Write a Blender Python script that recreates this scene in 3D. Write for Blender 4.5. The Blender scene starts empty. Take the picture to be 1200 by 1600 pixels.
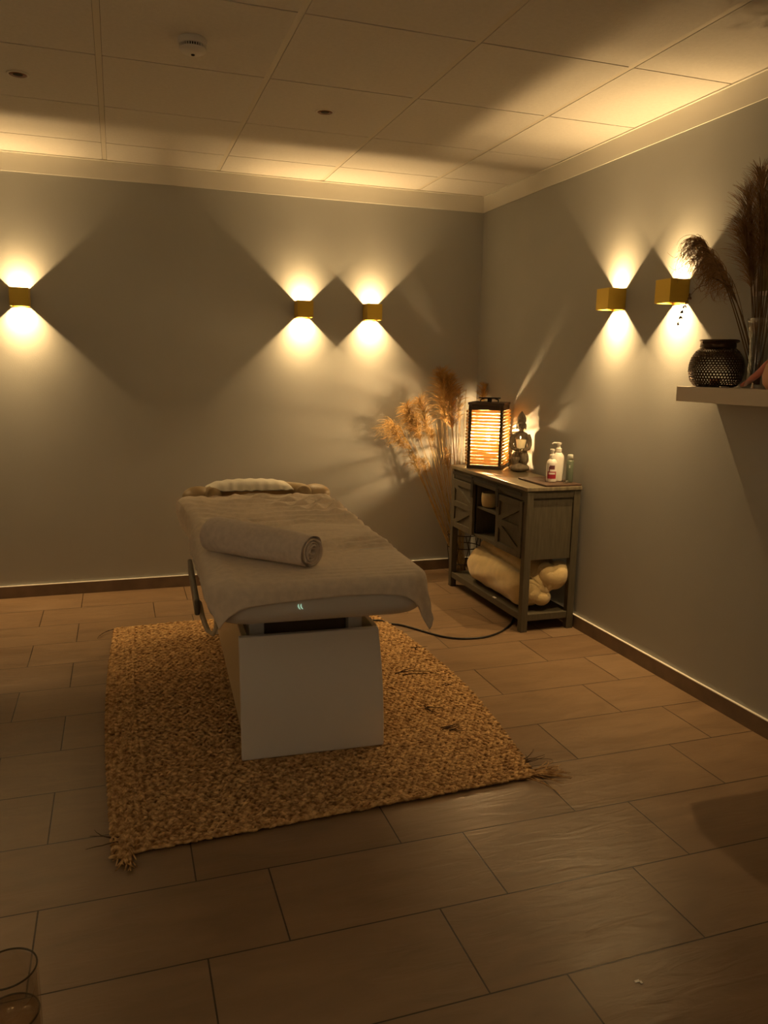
import bpy, math, random
import numpy as np
from mathutils import Matrix, Vector, Euler

# ------------------------------------------------------------------ camera
scene = bpy.context.scene
COL = scene.collection
R_ = Vector((0.9477061, -0.3185880, 0.0188364))
U_ = Vector((0.0400500, 0.1772770, 0.9833457))
F_ = Vector((0.3166214, 0.9311684, -0.1807660))
cam_d = bpy.data.cameras.new('camera')
cam_d.sensor_fit = 'VERTICAL'
cam_d.sensor_height = 36.0
cam_d.sensor_width = 27.0
cam_d.lens = 1223.2468 / 1600 * 36.0
cam_d.clip_start = 0.02
cam = bpy.data.objects.new('camera', cam_d)
COL.objects.link(cam)
mw = Matrix(((R_.x, U_.x, -F_.x, -2.36476), (R_.y, U_.y, -F_.y, -5.00341), (R_.z, U_.z, -F_.z, 1.39959), (0, 0, 0, 1)))
cam.matrix_world = mw
scene.camera = cam

# ------------------------------------------------------------------ world, lamps, exposure
world = bpy.data.worlds.new('world')
scene.world = world
world.use_nodes = True
world.node_tree.nodes['Background'].inputs[0].default_value = (0.0, 0.0, 0.0, 1)
world.node_tree.nodes['Background'].inputs[1].default_value = 0.0
vs = scene.view_settings
vs.view_transform = 'Standard'
vs.look = 'None'
vs.exposure = 0.22
vs.gamma = 1.0
vs.use_curve_mapping = False
scene.cycles.max_bounces = 12
scene.cycles.diffuse_bounces = 8
scene.cycles.glossy_bounces = 6
scene.cycles.transmission_bounces = 8
scene.cycles.caustics_reflective = False
scene.cycles.sample_clamp_indirect = 4.0
scene.cycles.use_denoising = True

LAMP_COL = (1.0, 0.63, 0.265)
REAR_FILL_COL = (1.0, 0.74, 0.45)  # tint of the added fill lights out of view
SCONCE_W = 3.6            # each direction of a wall cube light
REAR_FILL_W = 4.2              # added fill lights behind and beside the camera, built as cube lights
BULB_COL = (1.0, 0.63, 0.27)
BULB_STRENGTH = 13000.0

H = 2.5313                # ceiling height
XL, YF = -4.1, -6.1       # left wall, wall behind the camera

# ------------------------------------------------------------------ helpers
rnd = random.Random(7)

class M:
    def __init__(s):
        s.v = []; s.f = []
    def add(s, vs_, fs_):
        n = len(s.v)
        s.v.extend([tuple(float(c) for c in v) for v in vs_])
        s.f.extend([tuple(i + n for i in f) for f in fs_])
        return s
    def box(s, x0, x1, y0, y1, z0, z1, mat=None):
        vs_ = [(x, y, z) for z in (z0, z1) for y in (y0, y1) for x in (x0, x1)]
        if mat is not None:
            vs_ = [mat @ Vector(v) for v in vs_]
        return s.add(vs_, [(0, 2, 3, 1), (4, 5, 7, 6), (0, 1, 5, 4), (2, 6, 7, 3), (0, 4, 6, 2), (1, 3, 7, 5)])
    def beam(s, a, b, w, h, up=(0, 0, 1)):
        a = Vector(a); b = Vector(b); d = (b - a); L = d.length; d.normalize()
        upv = Vector(up); x = d.cross(upv)
        x = x.normalized() if x.length > 1e-6 else Vector((1, 0, 0))
        z = x.cross(d)
        m = Matrix(((x.x, d.x, z.x, a.x), (x.y, d.y, z.y, a.y), (x.z, d.z, z.z, a.z), (0, 0, 0, 1)))
        return s.box(-w / 2, w / 2, 0, L, -h / 2, h / 2, m)
    def tube(s, pts, rad, n=8, cap=True):
        pts = [Vector(p) for p in pts]
        if not hasattr(rad, '__len__'):
            rad = [rad] * len(pts)
        prev = None; base = len(s.v); k = len(pts)
        for i, p in enumerate(pts):
            t = (pts[min(i + 1, k - 1)] - pts[max(i - 1, 0)])
            t = t.normalized() if t.length > 1e-9 else Vector((0, 0, 1))
            if prev is None:
                a = Vector((0, 0, 1)) if abs(t.z) < 0.9 else Vector((1, 0, 0))
                nx = t.cross(a).normalized()
            else:
                nx = prev - t * prev.dot(t)
                nx = nx.normalized() if nx.length > 1e-6 else t.orthogonal().normalized()
            prev = nx; ny = t.cross(nx)
            for j in range(n):
                c = 2 * math.pi * j / n
                q = p + (nx * math.cos(c) + ny * math.sin(c)) * rad[i]
                s.v.append(tuple(q))
        for i in range(k - 1):
            for j in range(n):
                a = base + i * n + j; b = base + i * n + (j + 1) % n
                s.f.append((a, b, b + n, a + n))
        if cap:
            s.f.append(tuple(base + j for j in range(n))[::-1])
            s.f.append(tuple(base + (k - 1) * n + j for j in range(n)))
        return s
    def lathe(s, prof, n=32, c=(0, 0, 0), closed=False, sx=1.0, sy=1.0):
        base = len(s.v); k = len(prof)
        for r, z in prof:
            for j in range(n):
                a = 2 * math.pi * j / n
                s.v.append((c[0] + sx * r * math.cos(a), c[1] + sy * r * math.sin(a), c[2] + z))
        m = k if closed else k - 1
        for i in range(m):
            for j in range(n):
                a = base + i * n + j; b = base + i * n + (j + 1) % n
                a2 = base + ((i + 1) % k) * n + j; b2 = base + ((i + 1) % k) * n + (j + 1) % n
                s.f.append((a, b, b2, a2))
        if not closed:
            if prof[0][0] > 1e-6: s.f.append(tuple(base + j for j in range(n))[::-1])
            if prof[-1][0] > 1e-6: s.f.append(tuple(base + (k - 1) * n + j for j in range(n)))
        return s
    def ell(s, c, r, n=14, m=10, rot=None):
        base = len(s.v); c = Vector(c)
        def P(v):
            v = Vector((v[0] * r[0], v[1] * r[1], v[2] * r[2]))
            if rot is not None: v = rot @ v
            return tuple(c + v)
        s.v.append(P((0, 0, -1)))
        for i in range(1, m):
            t = math.pi * i / m
            for j in range(n):
                a = 2 * math.pi * j / n
                s.v.append(P((math.sin(t) * math.cos(a), math.sin(t) * math.sin(a), -math.cos(t))))
        s.v.append(P((0, 0, 1))); top = len(s.v) - 1
        for j in range(n):
            s.f.append((base, base + 1 + (j + 1) % n, base + 1 + j))
            s.f.append((top, top - n + j, top - n + (j + 1) % n))
        for i in range(m - 2):
            for j in range(n):
                a = base + 1 + i * n + j; b = base + 1 + i * n + (j + 1) % n
                s.f.append((a, b, b + n, a + n))
        return s
    def grid(s, P, closed_u=False):
        k = len(P); l = len(P[0]); base = len(s.v)
        for row in P:
            for q in row: s.v.append(tuple(float(c) for c in q))
        for i in range(k - 1):
            for j in range(l if closed_u else l - 1):
                a = base + i * l + j; b = base + i * l + (j + 1) % l
                s.f.append((a, b, b + l, a + l))
        return s

def smooth_noise(x, y, seed=0, freq=1.0):
    r = random.Random(seed); t = 0
    for k in range(6):
        a = r.uniform(0, 6.28); f = freq * r.uniform(0.6, 1.6); p = r.uniform(0, 6.28)
        t += math.sin((x * math.cos(a) + y * math.sin(a)) * f * 6.28 + p)
    return t / 6

def setprops(o, label=None, cat=None, group=None, kind=None):
    if label: o['label'] = label
    if cat: o['category'] = cat
    if group: o['group'] = group
    if kind: o['kind'] = kind
    return o

def woff(o):
    v = Vector((0, 0, 0))
    while o is not None:
        v += o.location; o = o.parent
    return v

def build(name, m, mat, parent=None, smooth=False, bevel=0.0, world=False, subsurf=0, segs=2, solid=0.0):
    me = bpy.data.meshes.new(name)
    vs_ = m.v
    if world and parent is not None:
        w = woff(parent)
        vs_ = [(v[0] - w.x, v[1] - w.y, v[2] - w.z) for v in vs_]
    me.from_pydata(vs_, [], m.f)
    me.validate()
    me.update()
    if mat is not None: me.materials.append(mat)
    if smooth:
        me.shade_smooth()
    o = bpy.data.objects.new(name, me)
    COL.objects.link(o)
    if parent is not None: o.parent = parent
    if solid:
        md = o.modifiers.new('solid', 'SOLIDIFY'); md.thickness = solid; md.offset = 0
    if bevel:
        md = o.modifiers.new('bevel', 'BEVEL'); md.width = bevel; md.segments = segs; md.limit_method = 'ANGLE'
        md.angle_limit = math.radians(40); md.harden_normals = False
    if subsurf:
        md = o.modifiers.new('sub', 'SUBSURF'); md.levels = subsurf; md.render_levels = subsurf
    return o

def empty(name, loc, rz=0.0, **k):
    o = bpy.data.objects.new(name, None)
    COL.objects.link(o); o.location = loc; o.rotation_euler = (0, 0, rz); o.empty_display_size = 0.05
    return setprops(o, **k)

def copy_tree(o, parent=None):
    c = o.copy(); COL.objects.link(c); c.parent = parent
    for ch in list(o.children): copy_tree(ch, c)
    return c

# ------------------------------------------------------------------ materials
def mat(name, col, rough=0.6, metal=0.0, noise=0.0, nscale=20.0, bump=0.0, bscale=60.0, spec=0.5, stretch=(1, 1, 1),
        transmission=0.0, ior=1.45, sheen=0.0, col2=None, detail=4.0, coat=0.0):
    m = bpy.data.materials.new(name); m.use_nodes = True
    nt = m.node_tree; b = nt.nodes['Principled BSDF']
    b.inputs['Base Color'].default_value = (*col, 1); b.inputs['Roughness'].default_value = rough
    b.inputs['Metallic'].default_value = metal; b.inputs['Specular IOR Level'].default_value = spec
    b.inputs['Transmission Weight'].default_value = transmission; b.inputs['IOR'].default_value = ior
    b.inputs['Sheen Weight'].default_value = sheen; b.inputs['Coat Weight'].default_value = coat
    tc = nt.nodes.new('ShaderNodeTexCoord'); mp = nt.nodes.new('ShaderNodeMapping')
    mp.inputs['Scale'].default_value = stretch
    nt.links.new(tc.outputs['Object'], mp.inputs['Vector'])
    if noise or col2:
        n = nt.nodes.new('ShaderNodeTexNoise'); n.inputs['Scale'].default_value = nscale; n.inputs['Detail'].default_value = detail
        nt.links.new(mp.outputs[0], n.inputs['Vector'])
        r = nt.nodes.new('ShaderNodeValToRGB')
        c2 = col2 if col2 else tuple(c * (1 - noise) for c in col)
        c1 = col if col2 else tuple(min(1, c * (1 + noise * 0.5)) for c in col)
        r.color_ramp.elements[0].position = 0.3; r.color_ramp.elements[1].position = 0.7
        r.color_ramp.elements[0].color = (*c2, 1); r.color_ramp.elements[1].color = (*c1, 1)
        nt.links.new(n.outputs['Fac'], r.inputs[0]); nt.links.new(r.outputs[0], b.inputs['Base Color'])
    if bump:
        n = nt.nodes.new('ShaderNodeTexNoise'); n.inputs['Scale'].default_value = bscale; n.inputs['Detail'].default_value = 5
        nt.links.new(mp.outputs[0], n.inputs['Vector'])
        bp = nt.nodes.new('ShaderNodeBump'); bp.inputs['Strength'].default_value = bump; bp.inputs['Distance'].default_value = 0.004
        nt.links.new(n.outputs['Fac'], bp.inputs['Height']); nt.links.new(bp.outputs[0], b.inputs['Normal'])
    return m

def emit(name, col, strength):
    m = bpy.data.materials.new(name); m.use_nodes = True
    nt = m.node_tree; nt.nodes.clear()
    e = nt.nodes.new('ShaderNodeEmission'); e.inputs[0].default_value = (*col, 1); e.inputs[1].default_value = strength
    o = nt.nodes.new('ShaderNodeOutputMaterial'); nt.links.new(e.outputs[0], o.inputs[0])
    return m

WALL = mat('wall_paint', (0.415, 0.422, 0.41), rough=0.75, bump=0.12, bscale=180, noise=0.03, nscale=3, spec=0.3)
WHITE_TRIM = mat('white_trim', (0.78, 0.77, 0.72), rough=0.55)
TILE_C = mat('ceiling_tile', (0.70, 0.68, 0.64), rough=0.9, bump=0.35, bscale=240, noise=0.04, nscale=60, spec=0.2)
TBAR = mat('ceiling_bar', (0.66, 0.62, 0.54), rough=0.5)
GAP = mat('ceiling_gap', (0.05, 0.045, 0.04), rough=0.9)
SKIRT = mat('skirting_tile', (0.20, 0.145, 0.10), rough=0.5, noise=0.25, nscale=9)
BRASS = mat('brushed_brass', (0.72, 0.50, 0.085), rough=0.42, metal=0.75, noise=0.06, nscale=300, stretch=(1, 1, 12))
DARK_METAL = mat('dark_metal', (0.014, 0.012, 0.011), rough=0.5, metal=0.0)
WHITE_LAM = mat('white_laminate', (0.80, 0.80, 0.80), rough=0.4)
VINYL = mat('pale_vinyl', (0.60, 0.58, 0.56), rough=0.45, bump=0.05, bscale=400)
TAN_VINYL = mat('tan_vinyl', (0.36, 0.27, 0.15), rough=0.45)
TERRY = mat('towel_cloth', (0.84, 0.74, 0.62), rough=0.95, bump=0.6, bscale=900, noise=0.10, nscale=40, sheen=0.3, spec=0.1)
ROLLT = mat('rolled_towel_cloth', (0.84, 0.74, 0.66), rough=0.95, bump=0.8, bscale=700, noise=0.10, nscale=60, sheen=0.3, spec=0.1)
PILLOW = mat('pillow_cotton', (0.82, 0.80, 0.72), rough=0.9, bump=0.3, bscale=300, spec=0.1)
FLEECE = mat('cream_fleece', (0.66, 0.52, 0.27), rough=0.95, bump=0.8, bscale=260, noise=0.12, nscale=25, sheen=0.5, spec=0.1)
GREYWOOD = mat('grey_washed_wood', (0.088, 0.076, 0.052), rough=0.5, noise=0.22, nscale=14, stretch=(6, 1, 1), bump=0.25, bscale=40)
GREYWOOD_V = mat('grey_washed_wood_upright', (0.088, 0.076, 0.052), rough=0.5, noise=0.22, nscale=14, stretch=(6, 6, 0.7), bump=0.25, bscale=40)
TOPWOOD = mat('sideboard_top_wood', (0.20, 0.17, 0.115), rough=0.32, noise=0.5, nscale=10, stretch=(5, 1.0, 1), bump=0.2, bscale=30)
BLACKWOOD = mat('dark_lantern_wood', (0.075, 0.045, 0.03), rough=0.5, noise=0.3, nscale=20, stretch=(1, 1, 5))
STONE = mat('grey_stone', (0.32, 0.27, 0.20), rough=0.85, noise=0.35, nscale=60, bump=0.6, bscale=150)
WAX = mat('candle_wax', (0.85, 0.70, 0.38), rough=0.5)
CLAY = mat('beige_ceramic', (0.42, 0.33, 0.17), rough=0.6, noise=0.1)
WPLAST = mat('white_plastic', (0.80, 0.78, 0.73), rough=0.35)
LABEL_W = mat('white_label', (0.76, 0.72, 0.70), rough=0.5)
LABEL_R = mat('red_label', (0.30, 0.02, 0.04), rough=0.5)
LABEL_D = mat('label_dark', (0.12, 0.04, 0.05), rough=0.5)
GREEN_B = mat('green_grey_label', (0.11, 0.135, 0.10), rough=0.4)
CLEAR_PL = mat('frosted_plastic', (0.75, 0.78, 0.72), rough=0.25, transmission=0.4)
GLASS = mat('clear_glass', (0.95, 0.95, 0.93), rough=0.02, transmission=1.0, ior=1.45)
SMOKEGL = mat('smoky_glass', (0.80, 0.74, 0.62), rough=0.03, transmission=1.0, ior=1.45)
TEA = mat('amber_drink', (0.55, 0.36, 0.16), rough=0.05, transmission=1.0, ior=1.33)
BLACKRUB = mat('black_cable', (0.012, 0.012, 0.013), rough=0.45)
PLUME = mat('golden_plume', (0.54, 0.36, 0.15), rough=0.9, noise=0.3, nscale=30, spec=0.1)
PLUME_D = mat('brown_plume', (0.34, 0.20, 0.10), rough=0.9, noise=0.35, nscale=30, spec=0.1)
STEM = mat('dried_stem', (0.50, 0.37, 0.17), rough=0.75, noise=0.3, nscale=30)
STEM_D = mat('brown_stem', (0.14, 0.08, 0.035), rough=0.75, noise=0.3, nscale=30)
PINK = mat('salmon_glaze', (0.62, 0.22, 0.17), rough=0.4)
PEACH = mat('peach_glaze', (0.72, 0.42, 0.28), rough=0.4)
SILVER = mat('silver_metal', (0.75, 0.72, 0.66), rough=0.2, metal=1.0)
COPPER = mat('copper_reflector', (0.22, 0.09, 0.04), rough=0.35, metal=0.7)
DETW = mat('detector_plastic', (0.72, 0.70, 0.66), rough=0.5)
BLACKHOLE = mat('dark_slot', (0.02, 0.017, 0.014), rough=0.8)
WHITE_SHELF = mat('white_shelf_lacquer', (0.66, 0.60, 0.52), rough=0.45)
LANT_M = mat('blackened_metal', (0.07, 0.045, 0.03), rough=0.38, metal=0.85)
OLIVE = mat('olive_print', (0.20, 0.17, 0.07), rough=0.6, noise=0.5, nscale=12)
ARM_D = mat('armrest_vinyl', (0.10, 0.085, 0.06), rough=0.4)
DARKBOARD = mat('dark_brown_board', (0.12, 0.085, 0.055), rough=0.6)
SIDEOAK = mat('side_table_wood', (0.20, 0.12, 0.06), rough=0.5, noise=0.3, stretch=(1, 8, 1))

# bamboo: lets lamplight glow through
def bamboo():
    m = bpy.data.materials.new('bamboo_rod'); m.use_nodes = True
    nt = m.node_tree; nt.nodes.clear()
    o = nt.nodes.new('ShaderNodeOutputMaterial')
    d = nt.nodes.new('ShaderNodeBsdfDiffuse'); d.inputs[0].default_value = (0.80, 0.62, 0.34, 1)
    t = nt.nodes.new('ShaderNodeBsdfTranslucent'); t.inputs[0].default_value = (0.92, 0.72, 0.42, 1)
    g = nt.nodes.new('ShaderNodeBsdfGlossy'); g.inputs['Roughness'].default_value = 0.35
    mx = nt.nodes.new('ShaderNodeMixShader'); mx.inputs[0].default_value = 0.34
    m2 = nt.nodes.new('ShaderNodeMixShader'); m2.inputs[0].default_value = 0.05
    nt.links.new(d.outputs[0], mx.inputs[1]); nt.links.new(t.outputs[0], mx.inputs[2])
    nt.links.new(mx.outputs[0], m2.inputs[1]); nt.links.new(g.outputs[0], m2.inputs[2])
    nt.links.new(m2.outputs[0], o.inputs[0])
    return m
BAMBOO = bamboo()

def floor_mat():
    m = bpy.data.materials.new('floor_tiles'); m.use_nodes = True
    nt = m.node_tree; b = nt.nodes['Principled BSDF']; L = nt.links.new; N = nt.nodes.new
    tc = N('ShaderNodeTexCoord'); mp = N('ShaderNodeMapping')
    mp.inputs['Location'].default_value = (2.813 + 6.0, 3.312 + 6.0, 0)
    L(tc.outputs['Object'], mp.inputs['Vector'])
    br = N('ShaderNodeTexBrick')
    br.offset = 2 / 3; br.offset_frequency = 2; br.squash = 1.0
    br.inputs['Scale'].default_value = 1.0
    br.inputs['Mortar Size'].default_value = 0.0025; br.inputs['Mortar Smooth'].default_value = 0.3
    br.inputs['Brick Width'].default_value = 0.6; br.inputs['Row Height'].default_value = 0.3
    br.inputs['Color1'].default_value = (0.215, 0.142, 0.084, 1); br.inputs['Color2'].default_value = (0.26, 0.178, 0.108, 1)
    br.inputs['Mortar'].default_value = (0.035, 0.02, 0.011, 1)
    L(mp.outputs[0], br.inputs['Vector'])
    m2 = N('ShaderNodeMapping'); m2.inputs['Scale'].default_value = (1.0, 3.2, 1); L(tc.outputs['Object'], m2.inputs['Vector'])
    n = N('ShaderNodeTexNoise'); n.inputs['Scale'].default_value = 3.5; n.inputs['Detail'].default_value = 8; n.inputs['Distortion'].default_value = 0.7
    L(m2.outputs[0], n.inputs['Vector'])
    mul = N('ShaderNodeMix'); mul.data_type = 'RGBA'; mul.blend_type = 'MULTIPLY'; mul.inputs[0].default_value = 0.55
    rp = N('ShaderNodeValToRGB'); rp.color_ramp.elements[0].position = 0.3; rp.color_ramp.elements[1].position = 0.75
    rp.color_ramp.elements[0].color = (0.62, 0.6, 0.58, 1); rp.color_ramp.elements[1].color = (1.1, 1.08, 1.05, 1)
    L(n.outputs['Fac'], rp.inputs[0]); L(br.outputs['Color'], mul.inputs[6]); L(rp.outputs[0], mul.inputs[7])
    L(mul.outputs[2], b.inputs['Base Color'])
    r2 = N('ShaderNodeMapRange'); r2.inputs[3].default_value = 0.26; r2.inputs[4].default_value = 0.44
    L(n.outputs['Fac'], r2.inputs[0]); L(r2.outputs[0], b.inputs['Roughness'])
    # riven slate relief, streaky along the tile
    m3 = N('ShaderNodeMapping'); m3.inputs['Scale'].default_value = (1.0, 4.5, 1); m3.inputs['Rotation'].default_value = (0, 0, 0.12); L(tc.outputs['Object'], m3.inputs['Vector'])
    n3 = N('ShaderNodeTexNoise'); n3.inputs['Scale'].default_value = 5; n3.inputs['Detail'].default_value = 6; n3.inputs['Distortion'].default_value = 1.2
    L(m3.outputs[0], n3.inputs['Vector'])
    ma = N('ShaderNodeMath'); ma.operation = 'MULTIPLY_ADD'; ma.inputs[1].default_value = -1.2
    L(br.outputs['Fac'], ma.inputs[0]); L(n3.outputs['Fac'], ma.inputs[2])
    bp = N('ShaderNodeBump'); bp.inputs['Strength'].default_value = 0.40; bp.inputs['Distance'].default_value = 0.005
    L(ma.outputs[0], bp.inputs['Height']); L(bp.outputs[0], b.inputs['Normal'])
    b.inputs['Specular IOR Level'].default_value = 0.45
    return m
FLOOR = floor_mat()

def jute_mat():
    m = bpy.data.materials.new('braided_jute'); m.use_nodes = True
    nt = m.node_tree; b = nt.nodes['Principled BSDF']; L = nt.links.new; N = nt.nodes.new
    tc = N('ShaderNodeTexCoord'); n = N('ShaderNodeTexNoise'); n.inputs['Scale'].default_value = 55; n.inputs['Detail'].default_value = 3
    L(tc.outputs['Object'], n.inputs['Vector'])
    rp = N('ShaderNodeValToRGB'); e = rp.color_ramp.elements
    e[0].position = 0.33; e[0].color = (0.27, 0.145, 0.055, 1); e[1].position = 0.68; e[1].color = (0.74, 0.50, 0.24, 1)
    L(n.outputs['Fac'], rp.inputs[0]); L(rp.outputs[0], b.inputs['Base Color'])
    b.inputs['Roughness'].default_value = 0.8; b.inputs['Specular IOR Level'].default_value = 0.25
    mp = N('ShaderNodeMapping'); mp.inputs['Scale'].default_value = (1, 6, 1); L(tc.outputs['Object'], mp.inputs['Vector'])
    n2 = N('ShaderNodeTexNoise'); n2.inputs['Scale'].default_value = 160; L(mp.outputs[0], n2.inputs['Vector'])
    bp = N('ShaderNodeBump'); bp.inputs['Strength'].default_value = 0.5; bp.inputs['Distance'].default_value = 0.002
    L(n2.outputs['Fac'], bp.inputs['Height']); L(bp.outputs[0], b.inputs['Normal'])
    return m
JUTE = jute_mat()

def thin_glass(name, tint, refl=.10, edge=.55):
    m = bpy.data.materials.new(name); m.use_nodes = True
    nt = m.node_tree; nt.nodes.clear(); L = nt.links.new
    o = nt.nodes.new('ShaderNodeOutputMaterial'); t = nt.nodes.new('ShaderNodeBsdfTransparent'); t.inputs[0].default_value = (*tint, 1)
    g = nt.nodes.new('ShaderNodeBsdfGlossy'); g.inputs['Roughness'].default_value = 0.04
    lw = nt.nodes.new('ShaderNodeLayerWeight'); lw.inputs['Blend'].default_value = .35
    mr = nt.nodes.new('ShaderNodeMapRange'); mr.inputs[3].default_value = refl * .4; mr.inputs[4].default_value = edge
    mx = nt.nodes.new('ShaderNodeMixShader')
    L(lw.outputs['Facing'], mr.inputs[0]); L(mr.outputs[0], mx.inputs[0]); L(t.outputs[0], mx.inputs[1]); L(g.outputs[0], mx.inputs[2]); L(mx.outputs[0], o.inputs[0])
    return m
GLASS = thin_glass('clear_glass', (.95, .95, .93))
SMOKEGL = thin_glass('smoky_glass', (.94, .91, .86), .10, .35)
TEA = thin_glass('amber_drink', (.90, .84, .74), .05, .2)
# ------------------------------------------------------------------ the room
def struct(name, m, mt, **k):
    o = build(name, m, mt, **k); o['kind'] = 'structure'; return o
struct('floor', M().box(XL - .1, 0.1, YF - .1, 0.1, -0.1, 0.0), FLOOR)
struct('wall_back', M().box(XL, 0.1, 0, 0.1, 0, H + 0.1), WALL)
struct('wall_right', M().box(0, 0.1, YF, 0, 0, H + 0.1), WALL)
struct('wall_left', M().box(XL - .1, XL, YF, 0.1, 0, H + 0.1), WALL)
struct('wall_front', M().box(XL - .1, 0.1, YF - .1, YF, 0, H + 0.1), WALL)

# suspended ceiling: one surface of tiles with bars showing between the columns
GX, SX, GY, SY = -2.3813, 0.6343, -2.2566, 0.6257
cm = M()
xs = [GX + SX * k for k in range(-4, 5)]; ys = [GY + SY * k for k in range(-7, 5)]
xs = [x for x in xs if XL + .03 < x < -.03]; ys = [y for y in ys if YF + .03 < y < -.03]
xe = [XL] + xs + [0]; ye = [YF] + ys + [0]
HW, HG = 0.0125, 0.0036
for i in range(len(xe) - 1):
    for j in range(len(ye) - 1):
        x0 = xe[i] + (HW if i > 0 else 0.0); x1 = xe[i + 1] - (HW if i < len(xe) - 2 else 0.0)
        y0 = ye[j] + (HG if j > 0 else 0.0); y1 = ye[j + 1] - (HG if j < len(ye) - 2 else 0.0)
        cm.box(x0, x1, y0, y1, H, H + 0.02)
co = struct('ceiling', cm, TILE_C)
co.data.materials.append(TBAR); co.data.materials.append(GAP)
bm_ = M()
nf0 = len(cm.f)
gm = M()
for x in xs: gm.box(x - 0.0113, x + 0.0113, YF, 0, H + 0.0020, H + 0.012)
nbar = len(gm.f)
gm.box(XL, 0, YF, 0, H + 0.019, H + 0.03)
g_o = M(); g_o.v = cm.v + gm.v; n0 = len(cm.v)
g_o.f = cm.f + [tuple(i + n0 for i in f) for f in gm.f]
me = bpy.data.meshes.new('ceiling'); me.from_pydata(g_o.v, [], g_o.f)
for mm in (TILE_C, TBAR, GAP): me.materials.append(mm)
for k, pl in enumerate(me.polygons):
    pl.material_index = 0 if k < nf0 else (1 if k < nf0 + nbar else 2)
co.data = me

# edging board under the ceiling with a fine bead at its top
TR_H, TR_T = 0.1038, 0.006
struct('trim_1', M().box(XL, 0, -TR_T, 0, H - TR_H, H - .0005).box(XL, 0, -TR_T - .010, -TR_T, H - .006, H - .0006), WHITE_TRIM)
struct('trim_2', M().box(-TR_T, 0, YF, -TR_T, H - TR_H, H - .0005).box(-TR_T - .010, -TR_T, YF, -TR_T - .01, H - .006, H - .0006), WHITE_TRIM)
struct('trim_3', M().box(XL, XL + TR_T, YF, -TR_T, H - TR_H, H - .0005), WHITE_TRIM)
struct('trim_4', M().box(XL + TR_T, -TR_T, YF, YF + TR_T, H - TR_H, H - .0005), WHITE_TRIM)
BB, BT = 0.0735, 0.0122
def skirting(name, x0, x1, y0, y1, inx, iny):
    o = struct(name, M().box(x0, x1, y0, y1, 0, BB - .0035), SKIRT)
    cap = build('sealant_line', M().box(x0, x1, y0, y1, BB - .0035, BB), WHITE_TRIM, o)
    return o
skirting('baseboard_back', XL, 0, -BT, 0, 0, -1)
skirting('baseboard_right', -BT, 0, YF, -BT, -1, 0)
skirting('baseboard_left', XL, XL + BT, YF, -BT, 1, 0)
skirting('baseboard_front', XL + BT, -BT, YF, YF + BT, 0, 1)

# ------------------------------------------------------------------ wall cube lights
def make_sconce(power, colour):
    root = empty('wall_light', (0, 0, 0))
    s = 0.05; t = 0.0035
    h = M()
    h.box(-s, s, -2 * s, -2 * s + t, -s, s)          # front
    h.box(-s, s, -t, 0, -s, s)                       # back plate
    h.box(-s, -s + t, -2 * s + t, -t, -s, s)
    h.box(s - t, s, -2 * s + t, -t, -s, s)
    build('housing', h, BRASS, root)
    # inner divider carrying the two light sources
    build('light_plate', M().box(-s + t, s - t, -2 * s + t, -t, -0.004, 0.004), WHITE_LAM, root)
    # hinged flap at the front of each opening, tipped inwards
    for sg in (1, -1):
        f = M(); f.beam((-s + t + .001, -2 * s + t + .001, sg * (s - .002)), (s - t - .001, -2 * s + t + .001, sg * (s - .002)), 0.002, 0.002)
        f.add([(-s + t, -2 * s + t, sg * (s - .001)), (s - t, -2 * s + t, sg * (s - .001)), (s - t, -2 * s + t + .013, sg * (s - .006)), (-s + t, -2 * s + t + .013, sg * (s - .006))], [(0, 1, 2, 3)])
        build('flap', f, BRASS, root)
    for sg in (1, -1):
        ld = bpy.data.lights.new('led_light', 'AREA'); ld.shape = 'DISK'; ld.size = 0.009; ld.energy = power * (0.80 if sg > 0 else 1.40)
        ld.color = colour; ld.spread = math.radians(128 if sg > 0 else 112)
        lo = bpy.data.objects.new('led_light', ld); COL.objects.link(lo); lo.parent = root
        lo.location = (0, -s, sg * 0.0055)
        lo.rotation_euler = (math.pi, 0, 0) if sg > 0 else (0, 0, 0)
    return root
ZS = 1.752
proto = make_sconce(SCONCE_W, LAMP_COL)
G1 = 'brass cube lights washing the walls'
spots = [
    (-2.862, 0, 0, 'brass cube light alone at the left end of the back wall'),
    (-1.237, 0, 0, 'brass cube light on back wall, left one of the close pair'),
    (-0.785, 0, 0, 'brass cube light on back wall nearest the room corner'),
    (0, -1.595, -math.pi / 2, 'brass cube light on right wall above the sideboard end'),
    (0, -2.048, -math.pi / 2, 'brass cube light on right wall beside the drooping plumes'),
    (-3.314, 0, 0, 'brass cube light on the back wall just outside the view')]
for i, (x, y, rz, lab) in enumerate(spots):
    o = proto if i == 0 else copy_tree(proto)
    o.location = (x, y, ZS); o.rotation_euler.z = rz
    setprops(o, lab, 'wall light', G1)
rear_fill = make_sconce(REAR_FILL_W, REAR_FILL_COL)  # added fill lights, standing in for unknown sources at the room's front
for i, (x, y, rz, lab) in enumerate([(-1.3, YF, math.pi, 'added cube fill light on the wall behind the viewer, right one'), (-2.8, YF, math.pi, 'added cube fill light on the wall behind the viewer, left one'),
        (XL, -3.9, math.pi / 2, 'added cube fill light on the left wall beside the viewer, nearer one'), (XL, -4.35, math.pi / 2, 'added cube fill light on the left wall beside the viewer, farther one')]):
    o = rear_fill if i == 0 else copy_tree(rear_fill)
    o.location = (x, y, ZS); o.rotation_euler.z = rz
    setprops(o, lab, 'wall light', G1)

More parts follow.
